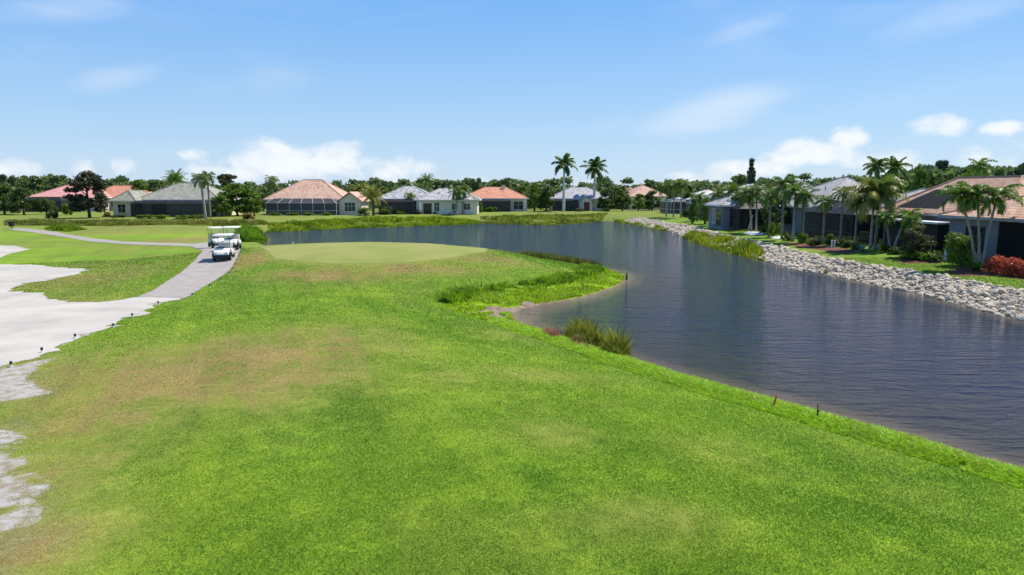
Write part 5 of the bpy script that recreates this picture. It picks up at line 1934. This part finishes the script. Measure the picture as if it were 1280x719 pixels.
# ------------------------------------------------------------------ path edge posts
posts = [(303, 310.5), (301, 314), (298.5, 318), (296, 322.5), (293.5, 327), (290.5, 332.5), (288, 338), (284, 343.5), (273, 351.5), (259, 359.5), (237, 371), (194, 381.5), (161, 397), (137, 410),
         (89, 423.5), (47, 441), (8, 459)]
ordn = ['first', 'second', 'third', 'fourth', 'fifth', 'sixth', 'seventh', 'eighth', 'ninth', 'tenth', 'eleventh', 'twelfth', 'thirteenth', 'fourteenth', 'fifteenth', 'sixteenth', 'seventeenth']
proto = None
for i, (u, v) in enumerate(posts):
    c = gp(u, v)
    c.x += .15
    lb = 'black topped white stub post, %s from the golf carts along the path edge' % ordn[i]
    if proto is None:
        proto = empty('path_post', c, 0, lb, 'post', 'stub posts along the path edge')
        MB().tube([(0, 0, -.05), (0, 0, .09)], [.035, .035], 8).build('post_base', M['white_paint'], proto)
        MB().tube([(0, 0, .09), (0, 0, .17), (0, 0, .19)], [.038, .042, .025], 8).build('post_cap', M['cart_black'], proto)
    else:
        copy_thing(proto, c, 0, None, lb)

# ------------------------------------------------------------------ small markers
c = gp(966, 510)
t = empty('hazard_stake', c, 0, 'red hazard stake leaning in the bright grass at the shore', 'stake')
MB().tube([(0, 0, -.05), (.09, .02, .34)], [.026, .026], 6).build('shaft', M['stake_red'], t)
MB().tube([(.09, .02, .34), (.096, .0213, .365)], [.026, .008], 6).build('tip', M['stake_red'], t)
c = gp(1021, 524)
t = empty('wooden_stake', c, 0, 'thin weathered brown stake at the water edge', 'stake')
MB().tube([(0, 0, -.1), (.01, 0, .2), (.0, 0, .44)], [.018, .022, .012], 6).build('shaft', M['wood'], t)
MB().tube([(.01, 0, .16), (.05, .0, .24), (.05, 0, .27)], [.01, .014, .006], 5).build('twig', M['wood'], t)
c = pz(785, 350, 0)
t = empty('shore_stump', (c.x - .1, c.y, -.05), 0, 'small dark stump standing in the water off the grassy point', 'stump')
MB().tube([(0, 0, -.2), (0, 0, .35), (.02, 0, .5)], [.09, .08, .05], 7).build('stem', M['wood'], t)
MB().tube([(.02, 0, .4), (-.1, 0, .58)], [.04, .02], 6).build('branch', M['wood'], t)
c = gp(15, 287)
t = empty('ball_washer', c, 0, 'dark box on a post at the far left end of the path', 'bin')
MB().tube([(0, 0, -.1), (0, 0, .5)], [.05, .05], 8).build('post', M['cart_black'], t)
MB().box(-.26, .26, -.22, .22, .4, 1.0).build('bin_box', M['cart_black'], t, bevel=.04)
MB().box(-.30, .30, -.26, .26, 1.0, 1.07).build('lid', M['cart_black'], t, bevel=.02)
for i, (u, v, lb) in enumerate([(340, 306.5, 'left white marker ball on the grass behind the green'), (366, 305.5, 'right white marker ball on the grass behind the green')]):
    c = gp(u, v)
    bm = bmesh.new()
    bmesh.ops.create_uvsphere(bm, u_segments=12, v_segments=8, radius=.06)
    bmesh.ops.create_cone(bm, segments=8, radius1=.02, radius2=.02, depth=.2, cap_ends=True, matrix=Matrix.Translation((0, 0, -.12)))
    me = bpy.data.meshes.new('tee_marker')
    bm.to_mesh(me); bm.free()
    me.materials.append(M['white_paint'])
    o = bpy.data.objects.new('tee_marker', me)
    COL.objects.link(o)
    o.location = c + Vector((0, 0, .12))
    tag(o, lb, 'marker', 'white tee markers')

# ------------------------------------------------------------------ sun and sky
SUN = Vector((.43, .24, .87)).normalized()
sd = bpy.data.lights.new('sun', 'SUN')
sd.energy = 4.2
sd.angle = math.radians(.53)
sd.color = (1.0, .945, .85)
so = bpy.data.objects.new('sun', sd)
COL.objects.link(so)
so.rotation_euler = SUN.to_track_quat('Z', 'Y').to_euler()
so.location = (0, 0, 60)

w = bpy.data.worlds.new('World')
scene.world = w
w.use_nodes = True
nt = w.node_tree
nt.nodes.clear()
wo = nt.nodes.new('ShaderNodeOutputWorld')
bg = nt.nodes.new('ShaderNodeBackground')
bg.inputs['Strength'].default_value = .13
sky = nt.nodes.new('ShaderNodeTexSky')
sky.sky_type = 'NISHITA'
sky.sun_disc = False
sky.sun_elevation = math.asin(SUN.z)
sky.sun_rotation = math.atan2(SUN.x, SUN.y)
sky.altitude = 0
sky.air_density = 1.0
sky.dust_density = .2
sky.ozone_density = 2.5
tc = nt.nodes.new('ShaderNodeTexCoord')
sep = nt.nodes.new('ShaderNodeSeparateXYZ')
nt.links.new(tc.outputs['Generated'], sep.inputs[0])


def mth(op, a, b=None, c=None):
    n = nt.nodes.new('ShaderNodeMath')
    n.operation = op
    for i, q_ in enumerate((a, b, c)):
        if q_ is None: continue
        if isinstance(q_, (int, float)): n.inputs[i].default_value = q_
        else: nt.links.new(q_, n.inputs[i])
    return n.outputs[0]


AZ = mth('ARCTAN2', sep.outputs['X'], sep.outputs['Y'])
EL = mth('ARCSINE', sep.outputs['Z'])


def skynoise(scale, sx, sy, det=8.0, rough=.6, dist=.0, off=0):
    cb = nt.nodes.new('ShaderNodeCombineXYZ')
    nt.links.new(mth('MULTIPLY', AZ, sx), cb.inputs[0])
    nt.links.new(mth('MULTIPLY', EL, sy), cb.inputs[1])
    cb.inputs[2].default_value = off
    n = nt.nodes.new('ShaderNodeTexNoise')
    n.inputs['Scale'].default_value = scale
    n.inputs['Detail'].default_value = det
    n.inputs['Roughness'].default_value = rough
    n.inputs['Distortion'].default_value = dist
    nt.links.new(cb.outputs[0], n.inputs['Vector'])
    return n.outputs['Fac']


def dirof(u, v):
    r_ = ray(u, v).normalized()
    return math.atan2(r_.x, r_.y), math.asin(r_.z)


puff = skynoise(14, 1.0, 1.5, 8, .58, .3)
cum = None
# cumulus banks low over the horizon: (u, v, half width, half height, density)
for (u, v, hw, hh, dn) in [(385, 203, 120, 26, 1.0), (350, 190, 50, 18, .9), (470, 208, 70, 16, .9), (300, 215, 50, 14, .8), (160, 207, 30, 14, .8), (105, 209, 22, 14, .8), (20, 210, 40, 14, .7),
                           (245, 193, 24, 9, .7), (312, 178, 26, 8, .55), (1010, 192, 75, 18, 1.0), (1062, 172, 30, 18, 1.05), (930, 212, 60, 14, .9), (1165, 158, 45, 18, 1.0), (1120, 200, 100, 22, .6),
                           (1250, 160, 30, 9, .7), (880, 222, 60, 9, .7), (1240, 200, 80, 24, .55), (560, 232, 900, 10, .35), (-160, 190, 100, 30, .9), (1450, 170, 120, 30, .9)]:
    a0, e0 = dirof(u, v)
    a1, _ = dirof(u + hw, v)
    _, e1 = dirof(u, v - hh)
    da = mth('DIVIDE', mth('SUBTRACT', AZ, a0), abs(a1 - a0))
    de = mth('DIVIDE', mth('SUBTRACT', EL, e0), abs(e1 - e0))
    r2 = mth('ADD', mth('MULTIPLY', da, da), mth('MULTIPLY', de, de))
    m_ = mth('MULTIPLY', mth('SUBTRACT', 1.15, mth('MULTIPLY', r2, .75)), dn)
    cum = m_ if cum is None else mth('MAXIMUM', cum, m_)
cden = mth('ADD', mth('MULTIPLY', cum, .75), mth('MULTIPLY', mth('SUBTRACT', puff, .5), 2.7))
mr = nt.nodes.new('ShaderNodeMapRange')
mr.interpolation_type = 'SMOOTHSTEP'
mr.inputs['From Min'].default_value, mr.inputs['From Max'].default_value = .20, .98
mr.inputs['To Max'].default_value = .92
nt.links.new(cden, mr.inputs['Value'])
cumf = mr.outputs['Result']
# cirrus: long soft streaks
ci1 = skynoise(1.6, 1.0, 3.4, 7, .55, .8, 3.1)
ci2 = skynoise(4.0, 1.0, 4.5, 8, .6, .5, 7.7)
civ = mth('ADD', mth('MULTIPLY', ci1, .75), mth('MULTIPLY', ci2, .35))
cir = None
for (u, v, hw, hh, dn) in [(890, 140, 130, 34, 1.0), (140, 98, 80, 24, 1.0), (40, 70, 120, 40, .6), (930, 38, 60, 14, .45), (60, 15, 120, 30, .7), (640, 185, 200, 16, .5), (1200, 20, 160, 30, .5), (300, 110, 120, 30, .35)]:
    a0, e0 = dirof(u, v)
    a1, _ = dirof(u + hw, v)
    _, e1 = dirof(u, v - hh)
    da = mth('DIVIDE', mth('SUBTRACT', AZ, a0), abs(a1 - a0))
    de = mth('DIVIDE', mth('SUBTRACT', mth('SUBTRACT', EL, e0), mth('MULTIPLY', mth('SUBTRACT', AZ, a0), .22)), abs(e1 - e0))
    r2 = mth('ADD', mth('MULTIPLY', da, da), mth('MULTIPLY', de, de))
    m_ = mth('MULTIPLY', mth('SUBTRACT', 1.0, r2), dn)
    cir = m_ if cir is None else mth('MAXIMUM', cir, m_)
cirm = mth('ADD', mth('MULTIPLY', mth('MAXIMUM', cir, 0.0), .55), mth('MULTIPLY', mth('SUBTRACT', civ, .55), 1.8))
mr2 = nt.nodes.new('ShaderNodeMapRange')
mr2.interpolation_type = 'SMOOTHSTEP'
mr2.inputs['From Min'].default_value, mr2.inputs['From Max'].default_value = 0.0, 1.0
mr2.inputs['To Max'].default_value = .55
nt.links.new(cirm, mr2.inputs['Value'])
fac = mth('MAXIMUM', cumf, mr2.outputs['Result'])
hs = nt.nodes.new('ShaderNodeHueSaturation')
hs.inputs['Saturation'].default_value = 1.10
hs.inputs['Value'].default_value = 1.0
nt.links.new(sky.outputs['Color'], hs.inputs['Color'])
mix = nt.nodes.new('ShaderNodeMixRGB')
mix.inputs['Color2'].default_value = (4.9, 5.05, 5.2, 1)
nt.links.new(fac, mix.inputs['Fac'])
el01 = mth('DIVIDE', EL, PI / 2)
rp = nt.nodes.new('ShaderNodeValToRGB')
stops = [(0.0, (2.45, 3.30, 4.40)), (.07, (1.80, 2.95, 4.45)), (.15, (1.02, 2.35, 4.55)), (.26, (.42, 1.72, 4.55)), (.60, (.30, 1.10, 3.4)), (1.0, (.22, .85, 2.8))]
el_ = rp.color_ramp.elements
while len(el_) < len(stops): el_.new(.5)
for e_, (p_, c_) in zip(el_, stops):
    e_.position = p_
    e_.color = (*[x_ / 5 for x_ in c_], 1)
nt.links.new(el01, rp.inputs['Fac'])
up5 = nt.nodes.new('ShaderNodeVectorMath')
up5.operation = 'SCALE'
up5.inputs['Scale'].default_value = 5.0
nt.links.new(rp.outputs['Color'], up5.inputs[0])
blend = nt.nodes.new('ShaderNodeMixRGB')
blend.inputs['Fac'].default_value = .85
nt.links.new(hs.outputs['Color'], blend.inputs['Color1'])
nt.links.new(up5.outputs['Vector'], blend.inputs['Color2'])
nt.links.new(blend.outputs[0], mix.inputs['Color1'])
nt.links.new(mix.outputs[0], bg.inputs['Color'])
nt.links.new(bg.outputs[0], wo.inputs['Surface'])

scene.view_settings.view_transform = 'Standard'
scene.view_settings.look = 'None'
scene.view_settings.exposure = 0.6
scene.view_settings.gamma = 1.0
scene.view_settings.use_curve_mapping = False
scene.cycles.sample_clamp_direct = 2.2
scene.cycles.sample_clamp_indirect = 2.0
scene.cycles.max_bounces = 6
scene.cycles.transparent_max_bounces = 12
scene.cycles.use_adaptive_sampling = True
scene.cycles.adaptive_threshold = 0.02
scene.cycles.use_denoising = True
